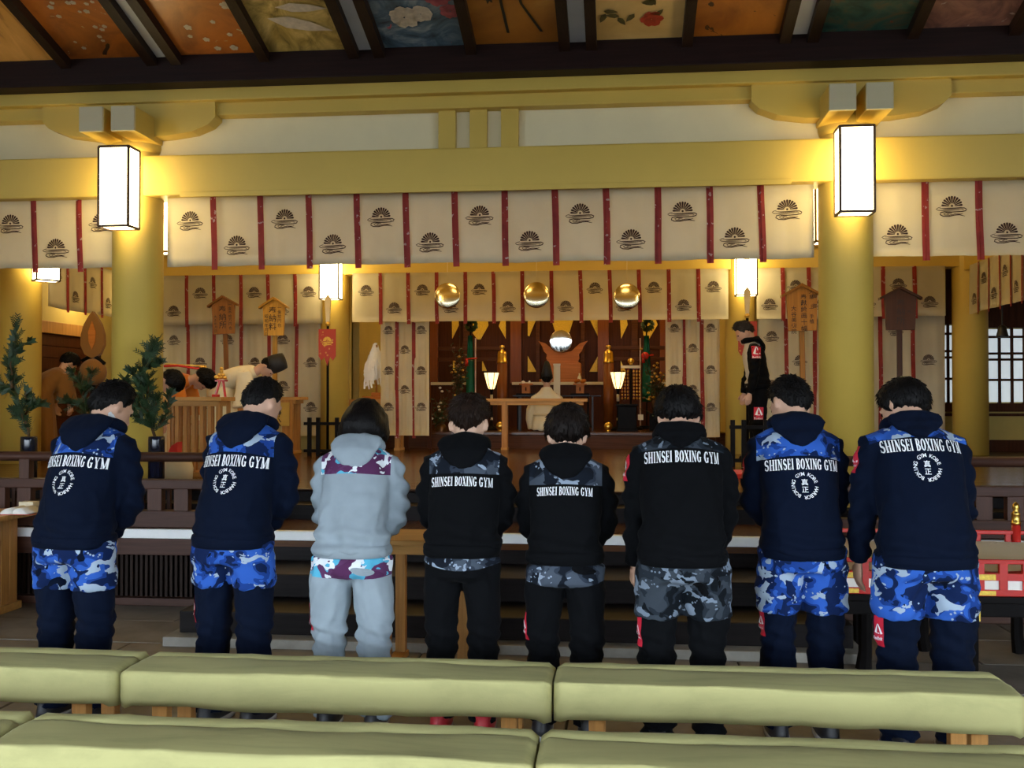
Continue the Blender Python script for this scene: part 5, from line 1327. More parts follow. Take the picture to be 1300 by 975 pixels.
# ---- vases with evergreens
M['leaf'] = flat('evergreen_leaf', (0.018, 0.045, 0.014), 0.55, var=0.5, scale=12)
M['stem'] = wood('branch_bark', (0.09, 0.05, 0.02), 2, 0.8)
def vase_with_branch(px, Y, twigs, vlabel, blabel, seed, slabel=None):
    rr = random.Random(seed); x0 = X_at(px, Y); zv = UP_Z; k = 9.2 / 1300
    if slabel:
        zv = Z_at(px, 611, Y); k = (at(px, 500, Y) - Vector((0, 0, CAMZ))).dot(_rot @ Vector((0, 0, -1))) / 1300
        sd = empty('vase_stand', (x0, Y, PLAT_Z), 0, slabel, 'stand'); hs_ = zv - PLAT_Z
        obj('top', bx(-0.10, 0.10, -0.10, 0.10, hs_ - 0.03, hs_, 0.005), M['rail'], sd); obj('apron', bx(-0.085, 0.085, -0.085, 0.085, hs_ - 0.07, hs_ - 0.03), M['rail'], sd)
        for sx in (-1, 1):
            for sy in (-1, 1): obj('leg', bx(sx * 0.075 - 0.014, sx * 0.075 + 0.014, sy * 0.075 - 0.014, sy * 0.075 + 0.014, 0, hs_ - 0.03, 0.003), M['railz'], sd)
    base = (x0, Y, zv); vk = k * 1300 / 9.2
    root = empty('vase', base, 0, vlabel, 'vase')
    bm = bmesh.new(); lathe(bm, [(0.066, 0.0), (0.071, 0.01), (0.071, 0.02)], 28); obj('foot_ring', bm, M['silver'], root, True)
    bm = bmesh.new(); lathe(bm, [(0.068, 0.02), (0.072, 0.03), (0.072, 0.37), (0.070, 0.40), (0.064, 0.402), (0.062, 0.36), (0.01, 0.35)], 28); obj('vase_body', bm, M['navy_glaze'], root, True)
    root.scale = (vk, vk, vk)
    br = empty('evergreen_branch', (x0, Y, zv + 0.385 * vk), 0, blabel, 'plant')
    st = bmesh.new(); lf = bmesh.new()
    for tw in twigs:
        pts_ = [Vector(((p[0] - px) * k, rr.uniform(-0.05, 0.05) * (1 if i else 0), (556 - p[1]) * k)) for i, p in enumerate(tw[0])]
        n = len(pts_); tube(st, pts_, [0.014 * (1 - 0.75 * i / (n - 1)) * tw[2] for i in range(n)], 6)
        # sprays along the twig
        for i in range(n - 1):
            for q in range(tw[1]):
                t = rr.random(); c = pts_[i].lerp(pts_[i + 1], t)
                if i == 0 and t < tw[3]: continue
                ax_ = (pts_[i + 1] - pts_[i]).normalized()
                dirv = (ax_ * 0.9 + Vector((rr.uniform(-1, 1), rr.uniform(-1, 1), rr.uniform(-0.4, 0.6)))).normalized(); L = rr.uniform(0.05, 0.13) * tw[2]
                side = dirv.cross(Vector((rr.uniform(-1, 1), rr.uniform(-1, 1), 0.3))).normalized()
                for m_ in range(6):
                    b0 = c + dirv * L * m_ / 6
                    for s in (-1, 1):
                        e = b0 + (side * s * 0.75 + dirv * 0.7) * 0.028; w_ = dirv * 0.007
                        lf.faces.new([lf.verts.new(v) for v in (b0 - w_, b0 + w_, e + w_ * 0.8, e - w_ * 0.4)])
    obj('stems', st, M['stem'], br, True); obj('foliage', lf, M['leaf'], br)
vase_with_branch(199, 7.85, [([(199, 560), (195, 540), (186, 515), (180, 490), (184, 465), (190, 450), (194, 436)], 26, 1.0, 0.5), ([(186, 520), (172, 512), (162, 500), (156, 478)], 16, 0.9, 0), ([(196, 540), (178, 535), (163, 522), (155, 515)], 20, 1.0, 0),
    ([(184, 480), (172, 480), (168, 470)], 14, 0.8, 0), ([(182, 468), (192, 462), (201, 460)], 8, 0.6, 0), ([(198, 545), (208, 530), (214, 512), (218, 500)], 10, 0.8, 0.2), ([(192, 530), (196, 512), (196, 505)], 10, 0.7, 0), ([(186, 505), (192, 490), (190, 478)], 16, 0.8, 0)],
    'dark navy glazed vase behind the railing beside the cream column', 'bushy evergreen branch standing in the vase beside the cream column', 4, 'small brown stand under the vase beside the cream column')
vase_with_branch(37, 7.85, [([(37, 560), (38, 545), (28, 520), (14, 490), (16, 462), (18, 440), (14, 414)], 18, 1.0, 0.6), ([(14, 490), (4, 495), (-8, 485)], 18, 1.0, 0), ([(18, 450), (26, 436), (36, 432)], 5, 0.5, 0), ([(28, 520), (34, 510), (36, 495)], 6, 0.6, 0),
    ([(34, 535), (22, 528), (14, 520)], 14, 0.9, 0), ([(32, 526), (42, 515), (50, 512)], 10, 0.8, 0), ([(14, 490), (10, 470), (14, 455)], 14, 0.9, 0)],
    'dark navy glazed vase behind the person nearest the book table', 'tall sparse evergreen branch with bare twig tips, by the side column', 9, 'small brown stand under the vase of the sparse evergreen')
vase_with_branch(112, 9.3, [([(112, 556), (110, 530), (104, 505), (98, 485), (92, 470)], 16, 1.0, 0.3), ([(106, 510), (90, 512), (78, 508)], 14, 1.0, 0), ([(104, 500), (112, 485), (118, 470)], 14, 1.0, 0)],
    'dark glazed vase hidden behind the head of the person by the book table', 'low dark evergreen spray seen over the head by the book table', 14)

# flame-crested drum in the dim left bay
fd = empty('flame_ornament', (X_at(118, 12.2), 12.2, F), 0, 'tall orange flame-shaped ornament in front of the boarded door', 'ornament')
bm = bmesh.new(); fp = [(0, 1.25)]
for t, wv in ((1.3, 0.1), (1.42, 0.155), (1.55, 0.15), (1.68, 0.11), (1.78, 0.05), (1.84, 0.0)): fp.append((wv, t))
pts2 = [(-w_, t) for w_, t in fp[1:-1]][::-1]
poly_prism(bm, fp + pts2, -0.03, 0.03); obj('flame', bm, M['robe_ochre'], fd)
bm = bmesh.new(); poly_prism(bm, [(0, 1.36), (0.04, 1.45), (0.05, 1.58), (0, 1.72), (-0.05, 1.58), (-0.04, 1.45)], -0.038, 0.038); obj('flame_core', bm, M['orange_wood'], fd)
bm = bmesh.new(); tube(bm, [(-0.14, 0, 1.22), (0, 0, 1.30), (0.15, 0, 1.18)], 0.028, 8); obj('yoke', bm, M['black_lacquer'], fd, True)
bm = bmesh.new(); ellipsoid(bm, (0.0, 0, 1.08), (0.17, 0.14, 0.17)); obj('drum', bm, M['robe_ochre'], fd, True)
bm = bmesh.new(); lathe(bm, [(0.13, 0.0), (0.12, 0.05), (0.035, 0.1), (0.035, 0.95)], 16); obj('stand', bm, M['black_lacquer'], fd, True)

# slatted table with the gold ornament, left bay
xa, xb = X_at(206, 9.6), X_at(290, 9.6)
sl = table('slatted wooden table beneath the small gold ornament', xa, xb, 9.42, 9.78, F, Z_at(245, 504, 9.6), (), 0.04)
hh = (xb - xa) / 2; HT = Z_at(245, 504, 9.6) - F
for k in range(8):
    x = -hh + 0.05 + k * (2 * hh - 0.1) / 7
    for s in (-1, 1): obj('slat', bx(x - 0.017, x + 0.017, s * 0.13 - 0.015, s * 0.13 + 0.015, 0.04, HT - 0.04, 0.003), M['hinoki_z'], sl)
obj('foot', bx(-hh, hh, -0.17, 0.17, 0.0, 0.04, 0.004), M['hinoki'], sl)
go = empty('gold_ornament', (X_at(281, 9.6), 9.6, F + HT), 0, 'small gold flower ornament on splayed red legs', 'ornament')
bm = bmesh.new()
for s in (-1, 1): tube(bm, [(s * 0.05 - 0.01, 0, 0.0), (s * 0.018, 0, 0.155)], [0.013, 0.013], 6)
tube(bm, [(-0.09, 0, 0.012), (-0.02, 0, 0.012)], 0.016, 6); obj('legs', bm, M['red_lacquer'], go)
bm = bmesh.new(); box(bm, -0.05, 0.05, -0.04, 0.04, 0.15, 0.165); obj('plate', bm, M['red_lacquer'], go)
bm = bmesh.new()
for (x, z) in ((-0.035, 0.185), (0.0, 0.19), (0.035, 0.185), (-0.02, 0.215), (0.018, 0.215), (0.0, 0.245), (0.0, 0.275), (-0.055, 0.195)): ellipsoid(bm, (x, 0, z), (0.02, 0.02, 0.017), None, 8, 6)
obj('gold_flowers', bm, M['gold'], go, True)

# tables before the altar
tb_ = table('wooden table with a hanging yellow plaque beside the black fence', X_at(296, 13.7), X_at(386, 13.7), 13.5, 13.9, F, Z_at(340, 504, 13.7), (X_at(312, 13.7), X_at(370, 13.7)), 0.04, lw=0.075)
pq = empty('wooden_plaque', (X_at(354, 13.44), 13.487, Z_at(354, 541, 13.43)), 0, 'yellow wooden plaque with brush writing hanging from the table', 'plaque')
ph = Z_at(354, 511, 13.43) - Z_at(354, 541, 13.43); pwd = X_at(366, 13.43) - X_at(342, 13.43)
obj('board', bx(-pwd / 2, pwd / 2, -0.012, 0.012, 0, ph, 0.004), flat('yellow_board', (0.52, 0.34, 0.06), 0.5, var=0.1), pq)
def kanji_col(s, root, x, ztop, size, y, gap=1.05, name='writing', mat='ink'):
    for i, ch in enumerate(s):
        bm = bmesh.new()
        for f in centre(ftris(ch)):
            try: bm.faces.new([bm.verts.new((x + p[0] * size, y, ztop - (i + 0.5) * size * gap + p[1] * size)) for p in f])
            except ValueError: pass
        obj('character', bm, M[mat], root)
M['ink'] = flat('brush_ink', (0.03, 0.015, 0.008), 0.8, var=0.1)
kanji_col('寿公', pq, -0.03, ph - 0.08, 0.12, -0.0135)
obj('cord', bx(-0.03 - 0.004, -0.03 + 0.004, -0.016, -0.012, ph - 0.08, ph + 0.03), M['ink'], pq)
tc_ = table('narrow wooden table bearing the white paper wand', X_at(436, 14.75), X_at(515, 14.75), 14.6, 14.9, F, Z_at(478, 507, 14.75), (X_at(444, 14.75), X_at(507, 14.75)), 0.04, lw=0.04)
td_ = table('long narrow wooden table behind the heads, before the kneeling priest', X_at(618, 15.0), X_at(746, 15.0), 14.9, 15.1, F, Z_at(680, 506, 15.0), (X_at(641, 15.0), X_at(728, 15.0)), 0.045, lw=0.04)
# paper wand
wz = Z_at(478, 507, 14.75)
pwn = empty('paper_wand', (X_at(478, 14.75), 14.75, wz), 0, 'purification wand of white paper streamers on a wooden foot', 'wand')
obj('foot', bx(-0.20, 0.20, -0.07, 0.07, 0.0, 0.045, 0.01), M['orange_wood'], pwn); obj('socket', bx(-0.07, 0.07, -0.05, 0.05, 0.045, 0.10, 0.01), M['orange_wood'], pwn)
bm = bmesh.new(); tube(bm, [(0, 0, 0.09), (0, 0, 0.8)], 0.016, 8); obj('stick', bm, M['hinoki_z'], pwn, True)
bm = bmesh.new(); rr = random.Random(3)
for k in range(90):
    a = rr.uniform(0, 2 * PI); r0 = 0.03 + 0.13 * rr.random(); z0 = 0.80 - 0.5 * r0 * r0 * 12 + rr.uniform(-0.06, 0.05); L = rr.uniform(0.3, 0.55)
    prev = None
    for m_ in range(7):
        t = m_ / 6; x = (r0 * (0.35 + 0.75 * min(1, t * 2.2)) * math.cos(a)) + 0.012 * math.sin(m_ * 2.1 + k) - 0.02; y = r0 * 0.7 * (0.35 + 0.75 * min(1, t * 2.2)) * math.sin(a); z = z0 - L * t
        cur = (bm.verts.new((x - 0.014, y, z)), bm.verts.new((x + 0.014, y + 0.006, z + 0.004)))
        if prev: bm.faces.new((prev[0], prev[1], cur[1], cur[0]))
        prev = cur
obj('paper_streamers', bm, M['paper'], pwn)

# pennant poles
def pennant(px, py_foot, py_tip, py_a, py_b, Y, w_px, label, xoff=0):
    z0 = F; x = X_at(px, Y); zt = Z_at(px, py_tip, Y); za = Z_at(px, py_a, Y); zb = Z_at(px, py_b, Y)
    root = empty('pennant_pole', (x, Y, z0), 0, label, 'banner')
    bm = bmesh.new(); lathe(bm, [(0.11, 0), (0.10, 0.03), (0.02, 0.06)], 16); obj('base', bm, M['black_lacquer'], root, True)
    bm = bmesh.new(); tube(bm, [(0, 0, 0.03), (0, 0, za - z0 + 0.04)], 0.018, 10); obj('pole', bm, M['black_lacquer'], root, True)
    bm = bmesh.new(); lathe(bm, [(0.032, za - z0 + 0.05), (0.034, za - z0 + 0.075), (0.02, za - z0 + 0.1)], 14); obj('gold_collar', bm, M['gold'], root, True)
    bm = bmesh.new(); poly_prism(bm, [(-0.022, za - z0 + 0.09), (0.022, za - z0 + 0.09), (0.042, zt - z0 - 0.06), (0.0, zt - z0), (-0.042, zt - z0 - 0.06)], -0.014, 0.014); obj('spear_head', bm, M['ivory'], root)
    hw = w_px / 2 * Y / 1300; bm = bmesh.new(); H = za - zb
    P2 = [(-hw, za - z0), (hw, za - z0), (hw, zb - z0 + 0.06)]
    for k in range(1, 6): P2.append((hw - 2 * hw * k / 6, zb - z0 + (0.0 if k % 2 else 0.05) - (0.07 if k == 3 else 0)))
    P2.append((-hw, zb - z0 + 0.06)); poly_prism(bm, P2, -0.030, -0.022); fl_ = obj('pennant', bm, M['pennant'], root)
    bm = bmesh.new(); bm.from_mesh(crest_me)
    for v in bm.verts: v.co = (v.co.x * 0.16, -0.033, za - z0 - 0.16 + v.co.z * 0.16)
    obj('gold_crest', bm, M['gold_leaf'], fl_)
m, nt, b = new_mat('red_pennant_brocade')
vo = nt.nodes.new('ShaderNodeTexVoronoi'); vo.inputs['Scale'].default_value = 16.0; nt.links.new(coords(nt), vo.inputs['Vector'])
nt.links.new(mix_rgb(nt, math_node(nt, 'LESS_THAN', vo.outputs['Distance'], 0.22), (0.40, 0.035, 0.018), (0.55, 0.25, 0.06)), b.inputs['Base Color']); b.inputs['Roughness'].default_value = 0.6; M['pennant'] = m
pennant(416, 555, 374, 418, 458, 13.2, 23, 'red brocade pennant on a black pole under the lit lantern by the paper wand')
pennant(949, 545, 364, 408, 452, 13.0, 23, 'red brocade pennant on a black pole behind the man in the tracksuit')

# low black fences
def fence(px0, px1, posts, Y, py_top, label):
    x0, x1 = X_at(px0, Y), X_at(px1, Y); zt = Z_at(px0, py_top, Y) - F; cx = (x0 + x1) / 2
    root = empty('low_fence', (cx, Y, F), 0, label, 'fence')
    for pz in (0.05, zt - 0.10): obj('rail', bx(x0 - cx, x1 - cx, -0.018, 0.018, pz, pz + 0.04, 0.003), M['black_lacquer'], root)
    for p in posts: x = X_at(p, Y) - cx; obj('post', bx(x - 0.024, x + 0.024, -0.024, 0.024, 0, zt, 0.003), M['black_lacquer'], root)
fence(386, 455, (393, 404, 428, 440, 452), 13.0, 530, 'low black wooden fence beside the red pennant and paper wand')
fence(926, 1000, (930, 944, 972, 990), 11.4, 533, 'low black wooden fence at the feet of the man in the tracksuit')
def brown_rack(px0, px1, Y, label):
    x0, x1 = X_at(px0, Y), X_at(px1, Y); cx = (x0 + x1) / 2
    root = empty('barrier_rail', (cx, Y, DAIS_Z if Y > DAIS_Y else F), 0, label, 'railing'); z0 = DAIS_Z if Y > DAIS_Y else F
    for py in (514, 526): z = Z_at(px0, py, Y) - z0; obj('rail', bx(x0 - cx, x1 - cx, -0.02, 0.02, z - 0.03, z + 0.03, 0.004), M['altar_woodx'], root)
    n_ = max(2, int((x1 - x0) / 0.35) + 1)
    for k in range(n_): x = x0 - cx + 0.03 + (x1 - x0 - 0.06) * k / (n_ - 1); obj('post', bx(x - 0.03, x + 0.03, -0.022, 0.022, 0, Z_at(px0, 511, Y) - z0, 0.004), M['altar_wood'], root)
brown_rack(486, 548, 15.1, 'dark brown barrier rail before the gathered curtain near the paper wand')
brown_rack(862, 914, 15.1, 'dark brown barrier rail before the gathered curtain near the flowers')

# notice boards on posts
def sign(px, py_top, py_bot, w_px, Y, mat, matz, label, cols, tilt=0.0, shade=1.0):
    zb, zt = Z_at(px, py_bot, Y), Z_at(px, py_top, Y); hw = w_px / 2 * Y / 1300 * 1.03; H = zt - zb; base = F
    root = empty('notice_board', (X_at(px, Y), Y, base), 0, label, 'sign')
    root.rotation_euler = (0, R(tilt), 0)
    b0, t0 = zb - base, zt - base
    obj('post', bx(-0.028, 0.028, 0.02, 0.06, 0, b0 + H * 0.5, 0.004), matz, root)
    obj('foot', bx(-0.16, 0.16, -0.13, 0.19, 0, 0.04, 0.004), matz, root)
    bm = bmesh.new(); e = t0 - 0.10
    poly_prism(bm, [(-hw * 0.82, b0), (hw * 0.82, b0), (hw * 0.92, e), (0, t0 - 0.015), (-hw * 0.92, e)], -0.02, 0.02); bd = obj('board', bm, mat, root)
    for s in (-1, 1):
        bm = bmesh.new(); poly_prism(bm, [(0, t0 - 0.015), (s * hw * 1.22, e - 0.035), (s * hw * 1.22, e - 0.008), (0, t0 + 0.02)], -0.05, 0.045); obj('roof_board', bm, matz, root)
    for (s, xo, zo, sz) in cols: kanji_col(s, bd, xo * hw, e - zo * H + 0.0, sz, -0.022)
def wd(n, c): return (wood(n, c, 2, 0.5, 0.2), wood(n + '_post', tuple(x * 0.75 for x in c), 2, 0.5, 0.2))
B1 = wd('brown_board', (0.24, 0.095, 0.018)); B2 = wd('yellow_board_b', (0.50, 0.27, 0.04)); B3 = wd('amber_board', (0.36, 0.155, 0.02)); B4 = wd('dark_board', (0.065, 0.024, 0.009))
sign(289.5, 377, 424, 33, 13.3, *B1, 'brown roofed wooden notice board leaning, next to a paler yellow one', [('奉納所', -0.05, 0.0, 0.105), ('一金壱拾万円也', 0.55, -0.04, 0.05), ('大正年月日', -0.62, 0.28, 0.045)], -2)
sign(347.5, 379, 426, 31, 12.95, *B2, 'pale yellow roofed wooden notice board above the bowing priest', [('奉納料', -0.08, -0.02, 0.105), ('一金拾円也', 0.5, -0.02, 0.055), ('昭和年月日', -0.60, 0.22, 0.055)])
sign(1022, 362, 420, 40, 11.6, *B3, 'amber roofed wooden notice board with three columns of writing', [('奉献絵画十幅', 0.1, -0.02, 0.068), ('大皇御上御手植', 0.55, -0.1, 0.052), ('大谷美術院', -0.5, 0.25, 0.06)], -1)
sign(1143.5, 366, 419, 40, 12.2, *B4, 'darkest brown roofed wooden notice board before the plain curtain', [('奉納所', 0.0, 0.02, 0.10), ('奉', 0.5, 0.3, 0.05)])

# bell lantern before the window
bl = empty('hanging_bell', (X_at(1273, 13.2), 13.2, Z_at(1273, 428, 13.2)), 0, 'black hanging bell lantern in front of the lattice window', 'bell')
bm = bmesh.new(); lathe(bm, [(0.075, 0.0), (0.07, 0.02), (0.055, 0.08), (0.045, 0.13), (0.02, 0.15)], 18); obj('bell_body', bm, M['black_metal'], bl, True)
bm = bmesh.new(); tube(bm, [(0, 0, 0.14), (0, 0, 4.16 - Z_at(1273, 428, 13.2))], 0.008, 6); obj('chain', bm, M['black_metal'], bl)

# ------------------------------------------------------------------ altar
WALY = 18.6
aw = struct('wall_altar', bx(LX1 + 0.1, RX0 - 0.1, WALY, WALY + 0.1, DAIS_Z, 4.2), M['altar_wood'])
for k, (px, w_) in enumerate(((551, 10), (592, 8), (655, 14), (683, 5), (740, 5), (766, 14), (806, 8), (843, 10))):
    x = X_at(px, WALY - 0.05); hw = w_ / 2 * WALY / 1300; obj('pillar', bx(x - hw, x + hw, WALY - 0.09, WALY, DAIS_Z, 4.1, 0.006), M['red_wood'] if w_ > 9 else M['altar_woodx'], aw)
plates = [[(573.5, 404), (582, 404), (582.5, 413), (579, 420), (574, 430)], [(600, 404), (619, 404), (620, 413), (610, 431), (606, 431), (600, 423)], [(633, 414), (637, 404), (642, 404), (642, 430)],
          [(670, 402), (682, 402), (672, 427), (670, 426)], [(699, 402), (729, 402), (723, 422), (705, 422)], [(747, 402), (759, 402), (759, 427)], [(787, 402), (795, 402), (797, 412), (788.5, 430)],
          [(814, 402), (831, 402), (835, 412), (824.5, 430), (817, 426)], [(670, 452), (681, 472), (670, 472)], [(759, 452), (759, 472), (748, 472)], [(575, 456), (581, 470), (575, 470)], [(612, 457), (618, 471), (612, 471)], [(788, 457), (794, 471), (788, 471)]]
for pl in plates:
    q = [at(p[0], p[1], WALY - 0.02) for p in pl]; bm = bmesh.new(); poly_prism(bm, [(v.x, v.z) for v in q], WALY - 0.018, WALY - 0.002); obj('gold_plate', bm, M['gold_leaf'], aw)
# inner steps and white-edged shelf
Zs = Z_at(700, 485, 17.9)
sh_ = struct('altar_shelf', bx(X_at(547, 17.9), X_at(845, 17.9), 17.9, WALY, DAIS_Z, Zs - 0.02), M['altar_wood'])
for (pa, pb) in ((547, 600), (650, 768), (840, 846)):
    obj('edge_strip', bx(X_at(pa, 17.88), X_at(pb, 17.88), 17.86, 17.92, Zs - 0.05, Zs + 0.0, 0.004), M['beam_end'], sh_)
for (pa, pb) in ((556, 640), (772, 844)):
    for py in (442, 456): z = Z_at(700, py, 17.95); struct('altar_rail_%d_%d' % (pa, py), bx(X_at(pa, 17.95), X_at(pb, 17.95), 17.93, 17.99, z - 0.03, z + 0.03, 0.006), M['altar_woodx'])
# posts with gold caps
for px, lab in ((637.5, 'round reddish post with gold finial beside the tulip lamp and green banner pole'), (772.5, 'round reddish post with gold finial beside the bell rack')):
    Y = 16.9; x = X_at(px, Y); z0 = DAIS_Z; zc = Z_at(px, 461, Y) - z0; r_ = 0.085
    root = empty('newel_post', (x, Y, z0), 0, lab, 'post')
    bm = bmesh.new(); lathe(bm, [(r_, 0), (r_, zc)], 20); obj('shaft', bm, M['red_wood'], root, True)
    bm = bmesh.new(); lathe(bm, [(r_ * 1.02, zc), (r_ * 1.02, zc + 0.03), (r_ * 0.95, zc + 0.035), (r_ * 0.92, zc + 0.15), (r_ * 0.8, zc + 0.19), (r_ * 0.35, zc + 0.21), (r_ * 0.3, zc + 0.235), (r_ * 0.55, zc + 0.26), (r_ * 0.45, zc + 0.29), (0.004, zc + 0.30)], 20); obj('gold_finial', bm, M['gold'], root, True)
for px, lab in ((635, 'gold ball on the dais beside the tulip lamp'), (772, 'gold ball on the dais beside the black cabinet')):
    Y = 15.75; bm = bmesh.new(); ellipsoid(bm, (0, 0, 0.078), (0.066, 0.066, 0.066)); lathe(bm, [(0.04, 0), (0.035, 0.02)], 14)
    tag(obj('gold_ball', bm, M['gold'], None, True, (X_at(px, Y), Y, DAIS_Z)), lab, 'ball')
# mirror on carved stand
Y = 17.4; Zm = Z_at(712, 433.5, Y); zb = Z_at(712, 480, Y)
ms = empty('mirror_stand', (X_at(712, Y), Y, Zs), 0, 'orange carved cloud-shaped mirror stand on a box', 'stand')
ms.location.y = 18.1; Y = 18.1; Zm = Z_at(712, 433.5, Y); k = 18.2 / 1300
obj('box', bx(-23 * k, 23 * k, -0.2, 0.2, 0.0, Z_at(712, 462, Y) - Zs, 0.01), M['orange_wood'], ms)
obj('base_board', bx(-29 * k, 29 * k, -0.22, 0.22, 0.0, 0.05, 0.01), M['orange_wood'], ms)
rz_ = lambda py: Z_at(712, py, Y) - Zs
wing = [(-23, 462), (-19, 459), (-21, 455), (-20, 450), (-24, 446), (-26, 440), (-31, 433), (-22, 436), (-16, 441), (-11, 446), (0, 448), (11, 446), (16, 441), (22, 436), (31, 433), (26, 440), (24, 446), (20, 450), (21, 455), (19, 459), (23, 462)]
bm = bmesh.new(); poly_prism(bm, [(a * k, rz_(b_)) for a, b_ in wing], -0.06, 0.06); obj('carved_clouds', bm, M['orange_wood'], ms)
bm = bmesh.new(); ellipsoid(bm, (0, 0, 0), (14 * k, 0.008, 14 * k), None, 48, 24)
rm = obj('round_mirror', bm, M['silver'], None, True, (X_at(712, Y - 0.1), Y - 0.1, Zm)); rm.rotation_euler = (R(2.2), 0, 0)
tag(rm, 'bright round mirror standing on the orange carved stand', 'mirror')
# three hanging mirrors
for px, py, lab in ((568, 375.5, 'round bronze mirror hanging before the altar valance, nearest the paper wand'), (681, 374.5, 'round bronze mirror hanging before the middle of the altar valance'), (796, 376.5, 'round bronze mirror hanging before the altar valance, nearest the standing man')):
    Y = BACKY - 0.45; p = at(px, py, Y); r_ = 16.5 * 14.0 / 1300
    root = empty('hanging_mirror', (p.x, Y, p.z), 0, lab, 'mirror')
    bm = bmesh.new(); ellipsoid(bm, (0, 0, 0), (r_, 0.018, r_), None, 36, 20); obj('disc', bm, M['bronze'], root, True)
    bm = bmesh.new(); tube(bm, [(0, 0, r_ * 0.9), (0, 0.0, 4.16 - p.z)], 0.003, 6); obj('cord', bm, M['ivory'], root)
# tulip lamps
M['lamp'] = emit('lamp_shade_glow', (1.0, 0.70, 0.28), 2.6)
for px, py, lab in ((624, 483, 'lit tulip-shaped lamp on a black stand beside the green banner with red cord'), (784.5, 482.5, 'lit tulip-shaped lamp on a black stand beside the bell rack')):
    Y = 16.32; p = at(px, py + 11, Y); z0 = DAIS_Z; zl = p.z - z0; k = 16.1 / 1300
    root = empty('tulip_lamp', (p.x, Y, z0), 0, lab, 'lamp')
    prof = [(3.2 * k, zl), (4.5 * k, zl + 2 * k), (6.2 * k, zl + 7 * k), (7.6 * k, zl + 13 * k), (9.6 * k, zl + 21 * k)]
    for s in range(6):
        bm = bmesh.new(); prev = None
        for r_, z in prof:
            a0, a1 = 2 * PI * s / 6 + 0.05, 2 * PI * (s + 1) / 6 - 0.05; cur = (bm.verts.new((r_ * math.cos(a0), r_ * math.sin(a0), z)), bm.verts.new((r_ * math.cos(a1), r_ * math.sin(a1), z)))
            if prev: bm.faces.new((prev[0], prev[1], cur[1], cur[0]))
            prev = cur
        obj('shade_panel', bm, M['lamp'], root)
        a = 2 * PI * s / 6; bm = bmesh.new(); tube(bm, [(r_ * math.cos(a), r_ * math.sin(a), z) for r_, z in prof], 0.006, 6); obj('shade_rib', bm, M['frame_brown'], root)
    bm = bmesh.new(); lathe(bm, [(0.17, 0), (0.16, 0.03), (0.03, 0.06), (0.02, 0.2), (0.03, 0.22), (0.02, 0.24), (0.02, zl - 0.05), (0.04, zl)], 18); obj('stand', bm, M['black_lacquer'], root, True)
    bm = bmesh.new(); lathe(bm, [(0.023, zl - 0.20), (0.023, zl - 0.09)], 12); lathe(bm, [(0.023, 0.1), (0.023, 0.2)], 12); obj('pale_sleeve', bm, M['ivory'], root, True)
# green banners with sakaki balls
for px, pole_px, lab, sd in ((597, 603, 'green silk banner with red cord by the dark shelves', 1), (821, 813, 'green silk banner with red knot beside the flower vase', -1)):
    Y = 17.3; x = X_at(px, Y); z0 = DAIS_Z; k = 17.3 / 1300; zt = Z_at(px, 426, Y) - z0; zb_ = Z_at(px, 510, Y) - z0
    root = empty('green_banner', (x, Y, z0), 0, lab, 'banner')
    bm = bmesh.new(); g = []
    for i in range(9):
        t = i / 8; wv = (3.0 + 2.6 * min(1, t * 1.6)) * k; zz = zt + (zb_ - zt) * t
        g.append([bm.verts.new((-wv + 2 * wv * j / 6, 0.025 * math.sin(j * 1.6 + t), zz)) for j in range(7)])
    for i in range(8):
        for j in range(6): bm.faces.new((g[i][j], g[i][j + 1], g[i + 1][j + 1], g[i + 1][j]))
    bmesh.ops.solidify(bm, geom=bm.faces[:], thickness=0.01); obj('silk', bm, M['green_silk'], root, True)
    bm = bmesh.new(); xp = X_at(pole_px, Y) - x; tube(bm, [(xp, 0.05, 0), (xp, 0.05, zt - 0.04)], 0.013, 8); obj('pole', bm, M['red_fleck'], root)
    bm = bmesh.new(); tube(bm, [(0, 0.04, 0), (0, 0.04, zt + 0.25)], 0.012, 8); obj('staff', bm, M['black_lacquer'], root)
    obj('foot', bx(-0.12, 0.12, -0.1, 0.14, 0, 0.05, 0.005), M['black_lacquer'], root)
    zc = Z_at(px, 456 if sd > 0 else 452, Y) - z0; bm = bmesh.new(); tube(bm, [(-6 * k, -0.035, zc), (9 * k, -0.035, zc + 0.015)], 0.014, 8)
    if sd < 0: ellipsoid(bm, (-2 * k, -0.04, zc - 0.0), (5 * k, 0.05, 5 * k))
    tube(bm, [(-4 * k, -0.045, zc), (-4 * k, -0.05, zc - 0.12)], [0.02, 0.03], 8); obj('red_cord', bm, M['red_lacquer'], root, True)
    bm = bmesh.new(); rr = random.Random(px); c = Vector((0.02, 0, Z_at(px, 413, Y) - z0))
    for q in range(150):
        d = Vector((rr.gauss(0, 1), rr.gauss(0, 1), rr.gauss(0, 1))).normalized(); b0 = c + d * 0.05; e = c + d * 0.125; s_ = d.orthogonal().normalized() * 0.02
        bm.faces.new([bm.verts.new(v) for v in (b0, (b0 + e) / 2 + s_, e, (b0 + e) / 2 - s_)])
    obj('leaf_ball', bm, M['leaf'], root)
